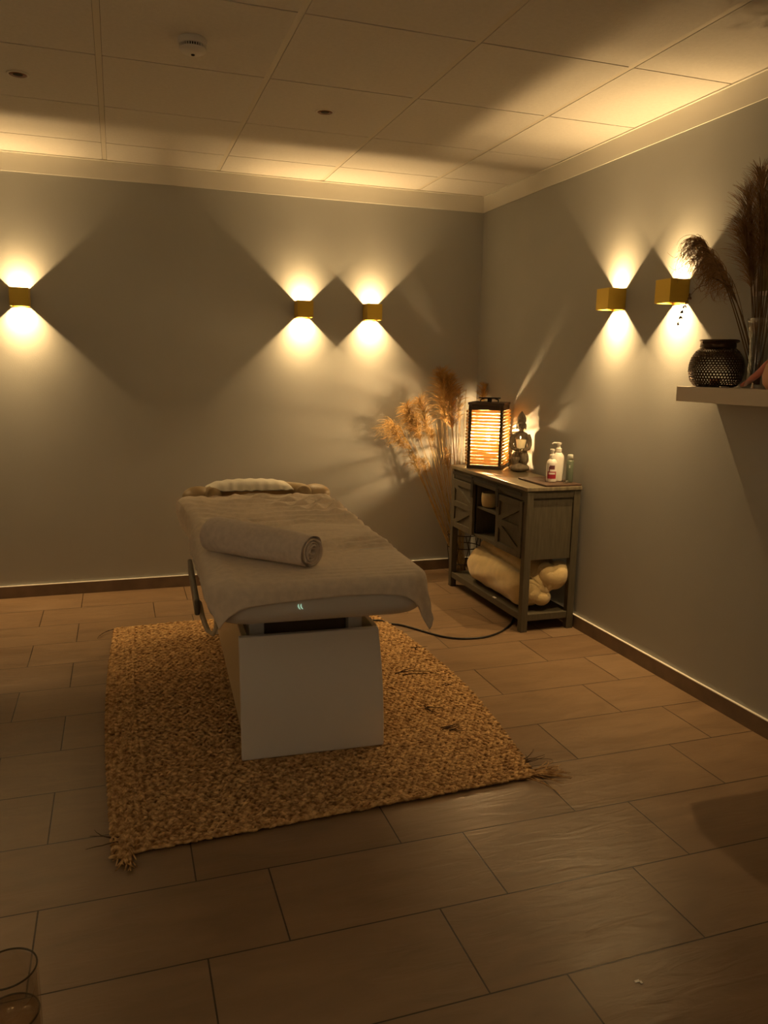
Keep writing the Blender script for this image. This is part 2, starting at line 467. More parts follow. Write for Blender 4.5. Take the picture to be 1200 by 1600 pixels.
# ------------------------------------------------------------------ ceiling fittings
def downlight(x, y, lab):
    r = empty('ceiling_spotlight', (x, y, H))
    build('ring', M().lathe([(0.034, 0.003), (0.034, -0.003), (0.036, -0.005), (0.042, -0.004), (0.044, 0.0), (0.044, 0.001)], 32), DETW, r, smooth=True)
    build('reflector', M().lathe([(0.034, -0.0028), (0.0335, -.0018), (0.027, -0.0016), (0.018, -0.0014), (0.0, -0.0012)], 28), COPPER, r, smooth=True)
    build('bulb', M().lathe([(0.020, -0.0014), (0.018, -0.0035), (0.010, -0.0045), (0.0, -0.0048)], 24), BLACKHOLE, r, smooth=True)
    setprops(r, lab, 'ceiling light', 'unlit recessed ceiling spotlights')
downlight(-2.692, -1.303, 'small unlit round recessed spotlight at the left side of the ceiling')
downlight(-1.427, -1.312, 'small unlit round recessed spotlight at the middle of the ceiling')
det = empty('smoke_detector', (-2.063, -1.915, H), label='white round smoke detector hanging from a ceiling tile', cat='smoke detector')
build('base', M().lathe([(0.0, 0), (0.049, 0), (0.051, -0.006), (0.050, -0.022), (0.0, -0.022)], 40), DETW, det, smooth=False, bevel=0.002)
sl = M().lathe([(0.040, -0.022), (0.040, -0.033)], 40)
build('vent_core', sl, BLACKHOLE, det)
fn = M()
for k in range(32):
    a = 2 * math.pi * k / 32
    fn.beam((0.043 * math.cos(a), 0.043 * math.sin(a), -0.0225), (0.043 * math.cos(a), 0.043 * math.sin(a), -0.033), 0.003, 0.006, up=(math.cos(a), math.sin(a), 0))
build('vent_fins', fn, DETW, det)
build('cap', M().lathe([(0.0475, -0.033), (0.0475, -0.036), (0.042, -0.044), (0.028, -0.050), (0.0, -0.052)], 40), DETW, det, smooth=True)
build('indicator', M().lathe([(0.007, -0.0505), (0.006, -0.0545), (0.0, -0.056)], 16), BLACKHOLE, det, smooth=True)

# ------------------------------------------------------------------ jute rug
def rug_xy(u, v):          # u 0..1 left-right, v 0..1 near-far
    xl = -2.433 - 0.030 * math.sin(math.pi * v); xr = -1.034 + 0.09 * math.sin(math.pi * min(1, v * 1.05)) 
    yn = -2.845 + 0.055 * u; yf = -0.765 + 0.03 * u
    return xl + (xr - xl) * u, yn + (yf - yn) * v
def rug_z(x, y):
    z = 0.0022 * smooth_noise(x, y, 5, 1.2)
    z += 0.010 * math.exp(-((y + 2.0 + 0.25 * (x + 2.4)) / 0.07) ** 2) * max(0, min(1, (-1.95 - x) / 0.25))
    return max(z, -0.001)
def make_rug():
    rng = np.random.default_rng(3)
    # unit knot: low poly ellipsoid
    n, mrow = 6, 4
    pts = [(0, 0, -1)]
    for i in range(1, mrow):
        t = math.pi * i / mrow
        for j in range(n):
            a = 2 * math.pi * j / n; pts.append((math.sin(t) * math.cos(a), math.sin(t) * math.sin(a), -math.cos(t)))
    pts.append((0, 0, 1)); base = np.array(pts)[:, [2, 1, 0]]       # long axis = x
    top = len(pts) - 1; fs = []
    for j in range(n):
        fs.append((0, 1 + (j + 1) % n, 1 + j)); fs.append((top, top - n + j, top - n + (j + 1) % n))
    quads = []
    for i in range(mrow - 2):
        for j in range(n):
            a = 1 + i * n + j; b = 1 + i * n + (j + 1) % n; quads.append((a, b, b + n, a + n))
    fs = fs + quads
    V = []; Fa = []; cnt = 0
    W, L = 1.44, 2.05
    rows = int(L / 0.0215); cols = int(W / 0.0225)
    cols_b = 5
    for r in range(rows * 2):
        v = (r + .5) / (rows * 2)
        for c in range(cols):
            u = (c + .5 + (0.5 if (r // 2) % 2 else 0)) / cols
            border = c < cols_b
            sg = 1 if r % 2 else -1
            u += rng.normal(0, .0012); vv = v + rng.normal(0, .0006)
            if border:
                u = (c + .5 + sg * 0.22) / cols
                ang = math.pi / 2 + sg * 0.45
                lx = 0.0165
            else:
                ang = sg * 0.50 + rng.normal(0, .12); lx = 0.0155 + rng.normal(0, .0012)
            x, y = rug_xy(min(max(u, 0), 1), vv)
            if r == 0 or r == rows * 2 - 1: ang *= .2
            z = 0.0085 + rug_z(x, y) + rng.normal(0, .0010)
            p = base * np.array([lx, 0.0066, 0.0060]) * rng.uniform(.9, 1.12)
            ca, sa = math.cos(ang), math.sin(ang)
            q = np.empty_like(p); q[:, 0] = p[:, 0] * ca - p[:, 1] * sa + x; q[:, 1] = p[:, 0] * sa + p[:, 1] * ca + y
            q[:, 2] = p[:, 2] + z + p[:, 0] * rng.normal(0, .12)
            V.append(q); cnt += 1
    V = np.concatenate(V)
    F4 = []
    for k in range(cnt):
        o_ = k * len(pts); F4.extend([tuple(i + o_ for i in f) for f in fs])
    m = M(); m.v = V.tolist(); m.f = F4
    # backing sheet so that no floor shows through
    P = []; 
    for i in range(41):
        P.append([(*rug_xy(0.003 + .994 * j / 30, 0.003 + .994 * i / 40), 0.006) for j in range(31)])
    m.grid(P)
    return m
rug = build('rug', make_rug(), JUTE, smooth=True)
setprops(rug, 'braided golden jute rug lying on the tiles under the massage table', 'rug')
# frayed corner tassels and torn dark threads of the rug
def fray(cx, cy, cz, dx, dy, n, ln, seed, mt, curl=0.5, r=0.0022, spread=.4):
    rr = random.Random(seed); m = M()
    for k in range(n):
        a = math.atan2(dy, dx) + rr.uniform(-spread, spread); p = Vector((cx + rr.uniform(-.02, .02), cy + rr.uniform(-.02, .02), cz)); pts = []
        c = rr.uniform(-curl, curl)
        for i in range(7):
            pts.append((p.x, p.y, max(.003, p.z))); a += c * .3
            p = p + Vector((math.cos(a), math.sin(a), rr.uniform(-.15, .10))) * ln / 6
        m.tube(pts, [r * (1 - .1 * i) for i in range(7)], 5)
    return m
DARKF = mat('dark_jute_fibre', (0.05, 0.025, 0.012), rough=0.9)
build('corner_tassel', fray(-2.395, -2.835, .012, .15, -1, 16, .07, 1, JUTE, r=.004, spread=.5), JUTE, rug, smooth=True)
build('corner_tassel', fray(-1.03, -2.775, .012, 1, -.15, 24, .11, 2, JUTE, r=.0022, spread=.45), JUTE, rug, smooth=True)
build('corner_tassel', fray(-1.06, -2.785, .010, .6, -.7, 3, .14, 12, JUTE, r=.0015), JUTE, rug, smooth=True)
for k, (x, y, dx, dy, n, l) in enumerate([(-2.44, -.80, -1, -.2, 2, .12), (-2.42, -2.76, -1, .1, 3, .09), (-1.03, -2.70, 1, .1, 5, .1)]):
    build('frayed_thread', fray(x, y, .012, dx, dy, n, l, 20 + k, DARKF, r=.0018), DARKF, rug, smooth=True)
for k, (x, y, dx, dy, n, l) in enumerate([(-1.19, -1.80, 1, .1, 3, .17), (-1.19, -1.28, 1, .25, 3, .08), (-1.19, -2.17, .5, -1, 4, .07), (-1.20, -2.38, 1, .1, 6, .07), (-1.03, -1.98, 1, .0, 3, .04), (-1.0, -1.50, .8, -.5, 4, .06)]):
    build('frayed_thread', fray(x, y, .0165, dx, dy, n, l, 40 + k, DARKF, r=.0022), DARKF, rug, smooth=True)

# ------------------------------------------------------------------ massage table
BED = (-1.735, -2.42, 0.015); BRZ = -0.045
bed = empty('massage_table', BED, BRZ, label='white massage table with panelled pedestal base standing on the jute rug', cat='massage table')
ZB = BED[2]
def endpanel(y0, y1, h):
    m = M(); prof = []
    n = 10
    for k in range(n + 1):
        t = k / n
        prof.append((-0.262 - 0.006 * t + .0 , 0.262 - 0.030 * t + 0.005 * math.sin(math.pi * t), h * t, -0.012 * math.sin(math.pi * t * .9)))
    rows = []
    for (xl, xr, z, dy) in prof:
        rows.append([(xl, y0 + dy, z), (xr, y0 + dy, z), (xr, y1 + dy, z), (xl, y1 + dy, z)])
    m.grid(rows, closed_u=True)
    m.f.append((3, 2, 1, 0)); nn = len(m.v); m.f.append((nn - 4, nn - 3, nn - 2, nn - 1))
    return m
build('end_panel', endpanel(0.0, 0.024, 0.462), WHITE_LAM, bed, bevel=0.004)
build('end_panel', endpanel(1.38, 1.404, 0.462), WHITE_LAM, bed, bevel=0.004)
CREAM_LAM = mat('cream_laminate', (0.60, 0.50, 0.33), rough=0.4)
for sx in (-1, 1):
    x0 = -0.258 if sx < 0 else 0.215
    build('side_panel', M().box(x0, x0 + .02, 0.024, 1.38, 0.085, 0.462), CREAM_LAM, bed, bevel=0.003)
build('inner_tray', M().box(-0.235, 0.212, 0.026, 1.378, 0.30, 0.31).box(-.2, .19, .13, .145, .31, .54), DARKBOARD, bed)
for x in (-0.195, 0.168):
    for y in (0.09, 1.22):
        build('lift_post', M().box(x - .027, x + .027, y, y + .10, 0.311, 0.548), WHITE_LAM, bed, bevel=0.004)
build('top_frame', M().box(-0.24, 0.22, -0.02, 1.5, 0.532, 0.556), DARKBOARD, bed, bevel=.004)
build('base_plinth', M().box(-.20, .19, .10, 1.30, 0.0, 0.084), DARKBOARD, bed)

# mattress: rounded slab
AX, Y0, Y1, RC, EF = 0.375, -0.19, 1.66, 0.13, 0.035
ZT, ZBM = 0.692, 0.557
def round_rect(ax, y0, y1, rc, n=10):
    out = []
    for (cx, cy, a0) in ((ax - rc, y1 - rc, 0), (-ax + rc, y1 - rc, 90), (-ax + rc, y0 + rc, 180), (ax - rc, y0 + rc, 270)):
        for k in range(n + 1):
            a = math.radians(a0 + 90 * k / n); out.append((cx + rc * math.cos(a), cy + rc * math.sin(a)))
    return out
mt_ = M(); rows = []
for k in range(7):
    t = k / 6 * math.pi / 2; i_ = 0.05 * (1 - math.sin(t)); rows.append([(x, y, ZBM + .05 * (1 - math.cos(t))) for x, y in round_rect(AX - i_, Y0 + i_, Y1 - i_, RC - i_ * .9)])
for k in range(7):
    t = k / 6 * math.pi / 2; i_ = EF * (1 - math.cos(t)); rows.append([(x, y, ZT - EF + EF * math.sin(t)) for x, y in round_rect(AX - i_, Y0 + i_, Y1 - i_, RC - i_)])
mt_.grid(rows, closed_u=True); L_ = len(rows[0]); mt_.f.append(tuple(range(L_))[::-1]); nn = len(mt_.v); mt_.f.append(tuple(range(nn - L_, nn)))
matt = build('mattress', mt_, VINYL, bed, smooth=True)
# lit emblem on the foot edge: two small slanted strokes
em = M()
for dx in (0.0, 0.0085):
    pts = []
    for k in range(6):
        t = k / 5; pts.append((-0.092 + dx + 0.006 * t - .004 * math.sin(math.pi * t), Y0 - 0.0015, 0.628 - 0.019 * t))
    em.tube(pts, [0.0004, .0013, .0017, .0017, .0012, .0004], 6)
lg = build('emblem', em, emit('emblem_glow', (0.62, 1.0, 0.68), 0.50), matt, smooth=True)
lg['label'] = 'small glowing emblem of two slanted strokes'

# hinged dark arm rest and its bracket on the left side
build('arm_rest', M().box(-0.412, -0.394, 0.03, 0.62, 0.540, 0.598), ARM_D, bed, bevel=.006)
br = M()
br.tube([(-.392, .12, .56), (-.388, .08, .545), (-.385, .07, .525), (-.378, .085, .50), (-.368, .06, .475), (-.352, .03, .470), (-.338, .05, .490), (-.335, .10, .52), (-.33, .14, .545)], .009, 8)
build('arm_bracket', br, CREAM_LAM, bed, smooth=True)
# head end: horseshoe pad
hp = M(); pts = []; rad = []
for k in range(25):
    a = math.radians(-20 + 220 * k / 24)
    pts.append((0.24 * math.cos(a) * 1.05, 1.60 + 0.16 * math.sin(a), 0.705)); rad.append(0.042)
hp.tube(pts, rad, 14)
build('head_cushion', hp, TAN_VINYL, bed, smooth=True)
for sx in (-1, 1):
    build('head_cushion', M().ell((sx * 0.315 - .0, 1.62, 0.695), (0.085, 0.085, 0.052), 20, 12), TAN_VINYL, bed, smooth=True)

# pillow under the head end
pl_ = M(); rows = []
for i in range(21):
    v = i / 20; row = []
    for j in range(49):
        u = j / 48; x = -0.272 + 0.46 * u; y = 1.56 + 0.20 * v
        e = (1 - abs(2 * u - 1) ** 6) * (1 - abs(2 * v - 1) ** 4)
        row.append((x, y + .006 * math.sin(u * 60) * (1 - v), 0.728 + 0.045 * max(0, e) ** .6 * (1 - .35 * abs(2 * u - 1) ** 2) + .002 * math.sin(u * 47 + v * 3)))
    rows.append(row)
pl_.grid(rows); 
rows2 = [[(x, y, 0.724 + .003 * 0) for (x, y, z) in r] for r in rows]
pl_.grid(rows2)
pil = empty('face_pillow', BED, BRZ, label='flat white face pillow with a wavy edge at the table head', cat='pillow')
build('pillow_cover', pl_, PILLOW, pil, smooth=True)

# terry sheet draped over the mattress
def drape(u, v):
    ax, y0, y1 = AX + .004, Y0 - .004, Y1 + .004
    rc = RC; cx = min(max(u, -ax + rc), ax - rc); cy = min(max(v, y0 + rc), y1 - rc)
    dx, dy = u - cx, v - cy; d = math.hypot(dx, dy); rr = rc - EF
    zt = ZT + .005
    if d <= rr: x, y, z = u, v, zt; s = 0
    else:
        nx, ny = dx / d, dy / d; s = d - rr
        if s < EF * math.pi / 2:
            a = s / EF; x = cx + nx * (rr + EF * math.sin(a)); y = cy + ny * (rr + EF * math.sin(a)); z = zt - EF * (1 - math.cos(a))
        else:
            t = s - EF * math.pi / 2
            ang = math.atan2(ny, nx)
            corner = max(0, math.sin(2 * abs(ang)) if ny < 0 else 0)
            fl = 0.10 * t + 0.05 * t * corner + 0.10 * t * corner * math.sin(ang * 9)
            x = cx + nx * (rr + EF + fl); y = cy + ny * (rr + EF + fl); z = zt - EF - t * 0.985
    return x, y, z, s
sheet_c = {'nl': (-0.425, -0.262), 'nr': (0.495, -0.262), 'fl': (-0.51, 1.575), 'fr': (0.46, 1.545)}
NU, NV = 150, 280
rows = []
for i in range(NV + 1):
    v = i / NV; row = []
    for j in range(NU + 1):
        u = j / NU
        px = (sheet_c['nl'][0] * (1 - u) + sheet_c['nr'][0] * u) * (1 - v) + (sheet_c['fl'][0] * (1 - u) + sheet_c['fr'][0] * u) * v
        py = (sheet_c['nl'][1] * (1 - v) + sheet_c['fl'][1] * v) * (1 - u) + (sheet_c['nr'][1] * (1 - v) + sheet_c['fr'][1] * v) * u
        # hem waviness
        py += (0.036 * math.sin(math.pi * min(1, max(0, (u - .12) / .72))) + 0.006 * math.sin(u * 9 + 1)) * (1 - v) ** 6 + 0.006 * math.sin(u * 17)* v ** 8
        x, y, z, s = drape(px, py)
        top = max(0, 1 - s / .05)
        # wrinkles: fine folds running across, stronger towards the head and the right
        w = 0.0
        yy = py + .16 * px + .03 * math.sin(px * 7 + 1.3) + .02 * math.sin(px * 17 + py * 4)
        amp = 0.0055 * min(1, max(0, (py - .15) / .3)) * (0.45 + 0.55 * min(1, max(0, (px + .35) / .4)))
        w += amp * 3.6 * (1 - 1.6 * abs(math.sin(yy * 27 + 2.5 * smooth_noise(px, py, 2, 1.1)))) * (.5 + .5 * smooth_noise(px, py, 12, 1.3) * 2)
        w += amp * 4.0 * (1 - 1.6 * abs(math.sin((yy * 1.0 - px * .55) * 40 + 3.5 * smooth_noise(px, py, 3, 1.2)))) * max(0, .3 + 1.6 * smooth_noise(px, py, 13, 1.6))
        w += 0.007 * smooth_noise(px, py, 9, 2.2) * min(1, max(0, (py) / .3))
        # woven border ribs parallel to the near hem
        hd = (py - (sheet_c['nl'][1] * (1 - u) + sheet_c['nr'][1] * u))
        if hd < 0.26:
            w += 0.0016 * math.sin(hd * 150) * max(0, min(1, (0.26 - hd) / .05)) * min(1, hd / .03) * (0.4 + .6 * u)
        # ridges along the left edge and a long diagonal fold towards the hanging left corner
        w += 0.010 * math.exp(-((px + .31 + .06 * (py)) / .022) ** 2) * math.exp(-((py - .0) / .22) ** 2)
        w += 0.007 * math.exp(-((px + .30) / .02) ** 2) * min(1, max(0, (py - .9) / .3))
        z += w * (0.35 + .65 * top)
        if s > .05:
            x += w * .8 * (1 if px > 0 else -1)
        # bunched up over the pad at the far left corner
        g = math.exp(-((px + .43) / .09) ** 2 - ((py - 1.42) / .17) ** 2)
        z += 0.045 * g; x -= 0.055 * g
        row.append((x, y, z))
    rows.append(row)
sheet = empty('table_sheet', BED, BRZ, label='beige terry sheet draped over the massage table top', cat='sheet')
so = build('cloth', M().grid(rows), TERRY, sheet, smooth=True, solid=0.004)

# rolled towel lying across the sheet
A = Vector((-2.055, -2.070, 0)); B = Vector((-1.748, -2.425, 0))
ax_ = (B - A).normalized(); LT = (B - A).length; sd = Vector((-ax_.y, ax_.x, 0))
zs_ = ZB + ZT + .012
roll_root = empty('rolled_towel', (A.x, A.y, zs_), 0, label='rolled pale pink-beige towel lying across the sheeted table', cat='towel')
def roll_prof(t):          # outline radius scale along the length
    r = 0.071 - 0.013 * t
    e = min(1, t / .07); e = math.sqrt(max(0, 1 - (1 - e) ** 2)) if t < .07 else 1
    return r * (0.55 + .45 * e)
rows = []
for i in range(61):
    t = i / 60; r = roll_prof(t); row = []
    for j in range(64):
        a = 2 * math.pi * j / 64
        rr = r * (1 + .03 * math.sin(3 * a + 5 * t) + .012 * math.sin(a * 7 + t * 21) )
        if abs(((a - 5.2) + math.pi) % (2 * math.pi) - math.pi) < .12: rr *= .965
        yy = rr * math.cos(a) * 1.10; zz = rr * math.sin(a) * .95
        zz = max(zz, -r * .86)
        row.append((ax_.x * LT * t + sd.x * yy, ax_.y * LT * t + sd.y * yy, zz + r * .86))
    rows.append(row)
rm = M().grid(rows, closed_u=True)
rm.f.append(tuple(range(64))[::-1])
rr_ = roll_prof(1.0)
build('outer_layer', rm, ROLLT, roll_root, smooth=True)
# spiral layers seen at the near end, each a band of cloth
sp_ = M(); rows = []
turns = 4.2; NS = 150
for dep in (0.006, -0.004, -0.010, -.05):
    pass
def sp_pt(k, dep, off):
    q = k / NS; a = 2 * math.pi * turns * q + 4.4; r = (rr_ - .006) * (1 - .86 * q) + off
    yy = r * math.cos(a) * 1.08; zz = max(r * math.sin(a) * .94, -rr_ * .83) + rr_ * .86
    d = LT + dep + .004 * math.sin(a * 1.3)
    return (ax_.x * d + sd.x * yy, ax_.y * d + sd.y * yy, zz)
secs = [(-.035, .0032), (-.001, .0036), (.004, .002), (.005, 0), (.004, -.002), (-.001, -.0036), (-.035, -.0032)]
for k in range(NS + 1):
    rows.append([sp_pt(k, d, o_) for d, o_ in secs])
sp_.grid(rows)
build('spiral_end', sp_, ROLLT, roll_root, smooth=True)
build('inner_core', M().tube([tuple(ax_ * (LT - .02) + Vector((0, 0, rr_ * .86))), tuple(ax_ * (LT - .016) + Vector((0, 0, rr_ * .86)))], rr_ * .93, 32), ROLLT, roll_root)

# ------------------------------------------------------------------ sideboard
CX0, CX1, CY0, CY1 = -0.345, -0.022, -1.40, -0.405
CT = 0.797
sb = empty('sideboard', ((CX0 + CX1) / 2, (CY0 + CY1) / 2, 0), label='grey farmhouse sideboard with two crossed barn doors in the room corner', cat='sideboard')
def W(name, m, mt, par=None, **k): return build(name, m, mt, par or sb, world=True, **k)
W('top', M().box(CX0 - .006, CX1 + .004, CY0 - .006, CY1 + .006, CT - .022, CT), TOPWOOD, bevel=.004)
PW = 0.040
for x in (CX0, CX1 - PW):
    for y in (CY0, CY1 - PW):
        W('leg', M().box(x, x + PW, y, y + PW, 0.0, CT - .0225), GREYWOOD_V, bevel=.003)
yi0, yi1 = CY0 + .010, CY1 - .010
BZ = 0.402
W('body_bottom', M().box(CX0 + .012, CX1 - .006, yi0 + .012, yi1 - .012, BZ, BZ + .018), GREYWOOD, bevel=.001)
W('side_panel', M().box(CX0 + PW + .001, CX1 - PW - .001, CY0 + .012, CY0 + .026, BZ - .002, CT - .023), GREYWOOD_V)
W('side_panel', M().box(CX0 + PW + .001, CX1 - PW - .001, CY1 - .026, CY1 - .012, BZ - .002, CT - .023), GREYWOOD_V)
W('side_rail', M().box(CX0 + PW + .001, CX1 - PW - .001, CY0 + .004, CY0 + .011, CT - .060, CT - .024), GREYWOOD)
W('back_panel', M().box(CX1 - .014, CX1 - .007, CY0 + PW + .001, CY1 - PW - .001, BZ + .019, CT - .023), GREYWOOD)
W('front_rail', M().box(CX0 + .006, CX0 + .020, CY0 + PW + .001, CY1 - PW - .001, CT - .078, CT - .023), GREYWOOD, bevel=.001)
OP0, OP1 = -1.055, -0.745
for y in (OP0 - .008, OP1 - .008):
    W('divider', M().box(CX0 + .022, CX1 - .015, y, y + .016, BZ + .019, CT - .079), GREYWOOD_V)
W('open_shelf', M().box(CX0 + .024, CX1 - .016, OP0 + .009, OP1 - .009, 0.575, 0.590), GREYWOOD, bevel=.001)
# lower shelf tray
W('lower_shelf', M().box(CX0 + .008, CX1 - .008, CY0 + .02, CY1 - .02, 0.078, 0.094)
  .box(CX0 + .004, CX0 + .014, CY0 + PW + .001, CY1 - PW - .001, 0.062, 0.0975)
  .box(CX0 + PW + .001, CX1 - PW - .001, CY0 + .004, CY0 + .0195, 0.062, 0.0975), GREYWOOD, bevel=.001)
W('sliding_rail', M().box(CX0 - .0135, CX0 - .0085, CY0 + PW + .004, CY1 - PW - .004, CT - .052, CT - .034)
  .box(CX0 - .0085, CX0 + .006, CY0 + .10, CY0 + .115, CT - .050, CT - .036).box(CX0 - .0085, CX0 + .006, CY1 - .115, CY1 - .10, CT - .050, CT - .036), DARK_METAL)
def barn_door(ya, yb, flip, hang):
    z0, z1 = BZ + .004, CT - .082
    xf = CX0 - .008
    d = W('door', M().box(xf + .0105, xf + .018, ya, yb, z0, z1), GREYWOOD_V)
    fw = 0.036
    f = M()
    f.box(xf, xf + .0103, ya, ya + fw, z0, z1); f.box(xf, xf + .0103, yb - fw, yb, z0, z1)
    f.box(xf, xf + .0103, ya + fw + .0003, yb - fw - .0003, z0, z0 + fw); f.box(xf, xf + .0103, ya + fw + .0003, yb - fw - .0003, z1 - fw, z1)
    zm = (z0 + z1) / 2
    f.box(xf, xf + .0103, ya + fw + .0003, yb - fw - .0003, zm - fw / 2, zm + fw / 2)
    W('door_frame', f, GREYWOOD, par=d, bevel=.0015)
    b = M()
    if flip:   # braces meet at the near side (K)
        b.beam((xf + .003, yb - fw, z1 - fw), (xf + .003, ya + fw, zm + fw / 2), .005, .026, up=(1, 0, 0)) if False else None
    s0, s1 = (yb - fw, ya + fw) if flip else (ya + fw, yb - fw)
    for (za, zb) in ((z1 - fw, zm + fw / 2), (z0 + fw, zm - fw / 2)):
        a_ = Vector((xf + .0055, s0, za)); c_ = Vector((xf + .0055, s1, zb))
        b.beam(a_, c_, .030, .0095, up=(1, 0, 0))
    W('door_brace', b, GREYWOOD, par=d, bevel=.001)
    st = M().box(xf - .004, xf - .0005, hang - .016, hang + .016, z1 - .075, CT - .030)
    st.tube([(xf - .010, hang, CT - .034), (xf - .0085, hang, CT - .034)], .011, 16)
    W('hanger_strap', st, DARK_METAL, par=d)
    return d
barn_door(-0.750, -0.440, True, -0.738)
barn_door(-1.365, -1.060, False, -1.070)
# pot on the open shelf
pot = empty('ceramic_pot', (-0.265, -0.828, .5905), label='plain beige round pot standing inside the sideboard opening', cat='pot')
build('pot_body', M().lathe([(0.0, 0), (0.046, 0), (0.056, .010), (0.061, .035), (0.062, .060), (0.060, .088), (0.056, .089), (0.055, .08), (0.054, .02), (0, .015)], 36), CLAY, pot, smooth=True)

# ------------------------------------------------------------------ folded fleece blanket on the lower shelf
def blanket():
    m = M(); rows = []; n = 80; K = 70
    Ya, Yb = -1.345, -0.575
    for i in range(K + 1):
        t = i / K; y = Ya + (Yb - Ya) * t
        e = min(1, t / .16, (1 - t) / .22); e = math.sqrt(max(0, 1 - (1 - e) ** 2))
        sc_ = 0.30 + .70 * e
        row = []
        for j in range(n):
            a = 2 * math.pi * j / n
            # two lobes: big low one in front, smaller high one behind
            def lobe(cx, cz, r, px_, pz_):
                return (px_ - cx) ** 2 + (pz_ - cz) ** 2 - r * r
            # march from centre outwards to union outline
            c0 = (-.190, .225); dx, dz = math.cos(a), math.sin(a)
            best = 0
            for (lx, lz, lr, lrz) in ((-.230, .208, .112, .112), (-.150, .285, .118, .098)):
                ox, oz = (c0[0] - lx) / lr, (c0[1] - lz) / lrz; ddx, ddz = dx / lr, dz / lrz
                A_ = ddx * ddx + ddz * ddz; B_ = 2 * (ox * ddx + oz * ddz); C_ = ox * ox + oz * oz - 1
                D_ = B_ * B_ - 4 * A_ * C_
                if D_ > 0: best = max(best, (-B_ + math.sqrt(D_)) / (2 * A_))
            r = best * sc_
            r *= 1 + .035 * math.sin(a * 5 + t * 7) * math.sin(t * 13) + .02 * math.sin(a * 9 - t * 16) + .03 * smooth_noise(a * .5, t * 2, 8, .8)
            # seam line sweeping over the front
            sweep = 2.45 - .45 * t
            r *= 1 - .20 * math.exp(-((a - sweep) / .08) ** 2)
            x = c0[0] + r * dx; z = c0[1] + r * dz
            z = max(z, .0955); z = min(z, .398); x = min(x, -.035); x = max(x, -.352)
            row.append((x, y + .02 * math.sin(a * 2) * (1 - e), z))
        rows.append(row)
    m.grid(rows, closed_u=True)
    m.f.append(tuple(range(n))[::-1]); nn = len(m.v); m.f.append(tuple(range(nn - n, nn)))
    return m
bl = empty('blanket', (-.19, -.95, .0955), label='thick cream fleece blanket rolled up on the sideboard lower shelf', cat='blanket')
build('roll', blanket(), FLEECE, bl, smooth=True, world=True)
be = M()
be.ell((-.245, -1.318, .205), (.060, .045, .072), 22, 14, Matrix.Rotation(.3, 3, 'Y')).ell((-.185, -1.325, .170), (.055, .045, .050), 22, 14)
be.ell((-.105, -1.335, .292), (.070, .060, .085), 24, 16, Matrix.Rotation(.5, 3, 'Y')).ell((-.165, -1.33, .300), (.055, .050, .070), 22, 14).ell((-.150, -1.345, .235), (.022, .022, .030), 16, 10)
beo = build('folded_end', be, FLEECE, bl, smooth=True, world=True)
q_ = beo.modifiers.new('remesh', 'REMESH'); q_.mode = 'VOXEL'; q_.voxel_size = .006; q_.use_smooth_shade = True
q_ = beo.modifiers.new('smooth', 'SMOOTH'); q_.factor = .6; q_.iterations = 4
build('care_label', M().box(-.342, -.330, -1.075, -1.045, .100, .103), WPLAST, bl, world=True)

# ------------------------------------------------------------------ bamboo lantern on the sideboard
LT_Z = CT
lan = empty('lantern', (-0.172, -0.555, LT_Z), math.atan2(-.6, .8), label='glowing bamboo rod lantern with dark wooden frame on the sideboard', cat='lantern')
h = .108; HL = .395; fw = .020
build('base_board', M().box(-h, h, -h, h, 0, .022), BLACKWOOD, lan, bevel=.002)
build('top_board', M().box(-h - .004, h + .004, -h - .004, h + .004, HL - .004, HL + .012), BLACKWOOD, lan, bevel=.002)
for sx in (-1, 1):
    for sy in (-1, 1):
        x0 = sx * h - (fw if sx > 0 else 0); y0 = sy * h - (fw if sy > 0 else 0)
        build('corner_post', M().box(x0, x0 + fw, y0, y0 + fw, .0225, HL - .0045), BLACKWOOD, lan, bevel=.0015)
for k in range(4):
    rot = Matrix.Rotation(k * math.pi / 2, 4, 'Z')
    build('top_rail', M().box(-h + fw + .001, h - fw - .001, -h + .001, -h + .016, HL - .034, HL - .0045, rot), BLACKWOOD, lan)
NR = 17
for k in range(4):
    rm_ = M(); rot = Matrix.Rotation(k * math.pi / 2, 4, 'Z')
    for i in range(NR):
        z = .033 + i * ((HL - .043) - .033) / (NR - 1)
        ext = .012 if k in (1, 3) else .0
        yb = -h + (.010 if k in (0, 2) else -.004)
        pts = []
        for q in range(7):
            t = q / 6; x = (-h + fw * .9) + (2 * h - 2 * fw * .9) * t
            if k in (1, 3): x = (-h - .004) + (2 * h + .008) * t
            pts.append(rot @ Vector((x, yb, z + .0008 * math.sin(i * 2.1 + q))))
        rm_.tube(pts, [.0086 * (1 + .04 * math.sin(i * 1.7 + q * 1.1)) for q in range(7)], 8)
    o = build('bamboo_rods', rm_, BAMBOO, lan, smooth=True)
hd = M(); hd.tube([(-.055, 0, HL + .012), (-.055, 0, HL + .026), (-.03, 0, HL + .036), (.03, 0, HL + .036), (.055, 0, HL + .026), (.055, 0, HL + .012)], .0045, 8)
hd.box(-.066, .066, -.016, .016, HL + .034, HL + .041)
hd.box(-.012, .012, -.012, .012, HL + .012, HL + .034)
build('handle', hd, DARK_METAL, lan)
build('lamp_holder', M().lathe([(0, 0.022), (.022, .022), (.022, .10), (.014, .12), (.012, .165), (0, .165)], 20), mat('holder_metal', (.10, .08, .05), rough=.5), lan, smooth=False)
build('bulb', M().ell((0, 0, .19), (.013, .013, .022), 16, 12), emit('bulb_glow', BULB_COL, BULB_STRENGTH), lan, smooth=True)

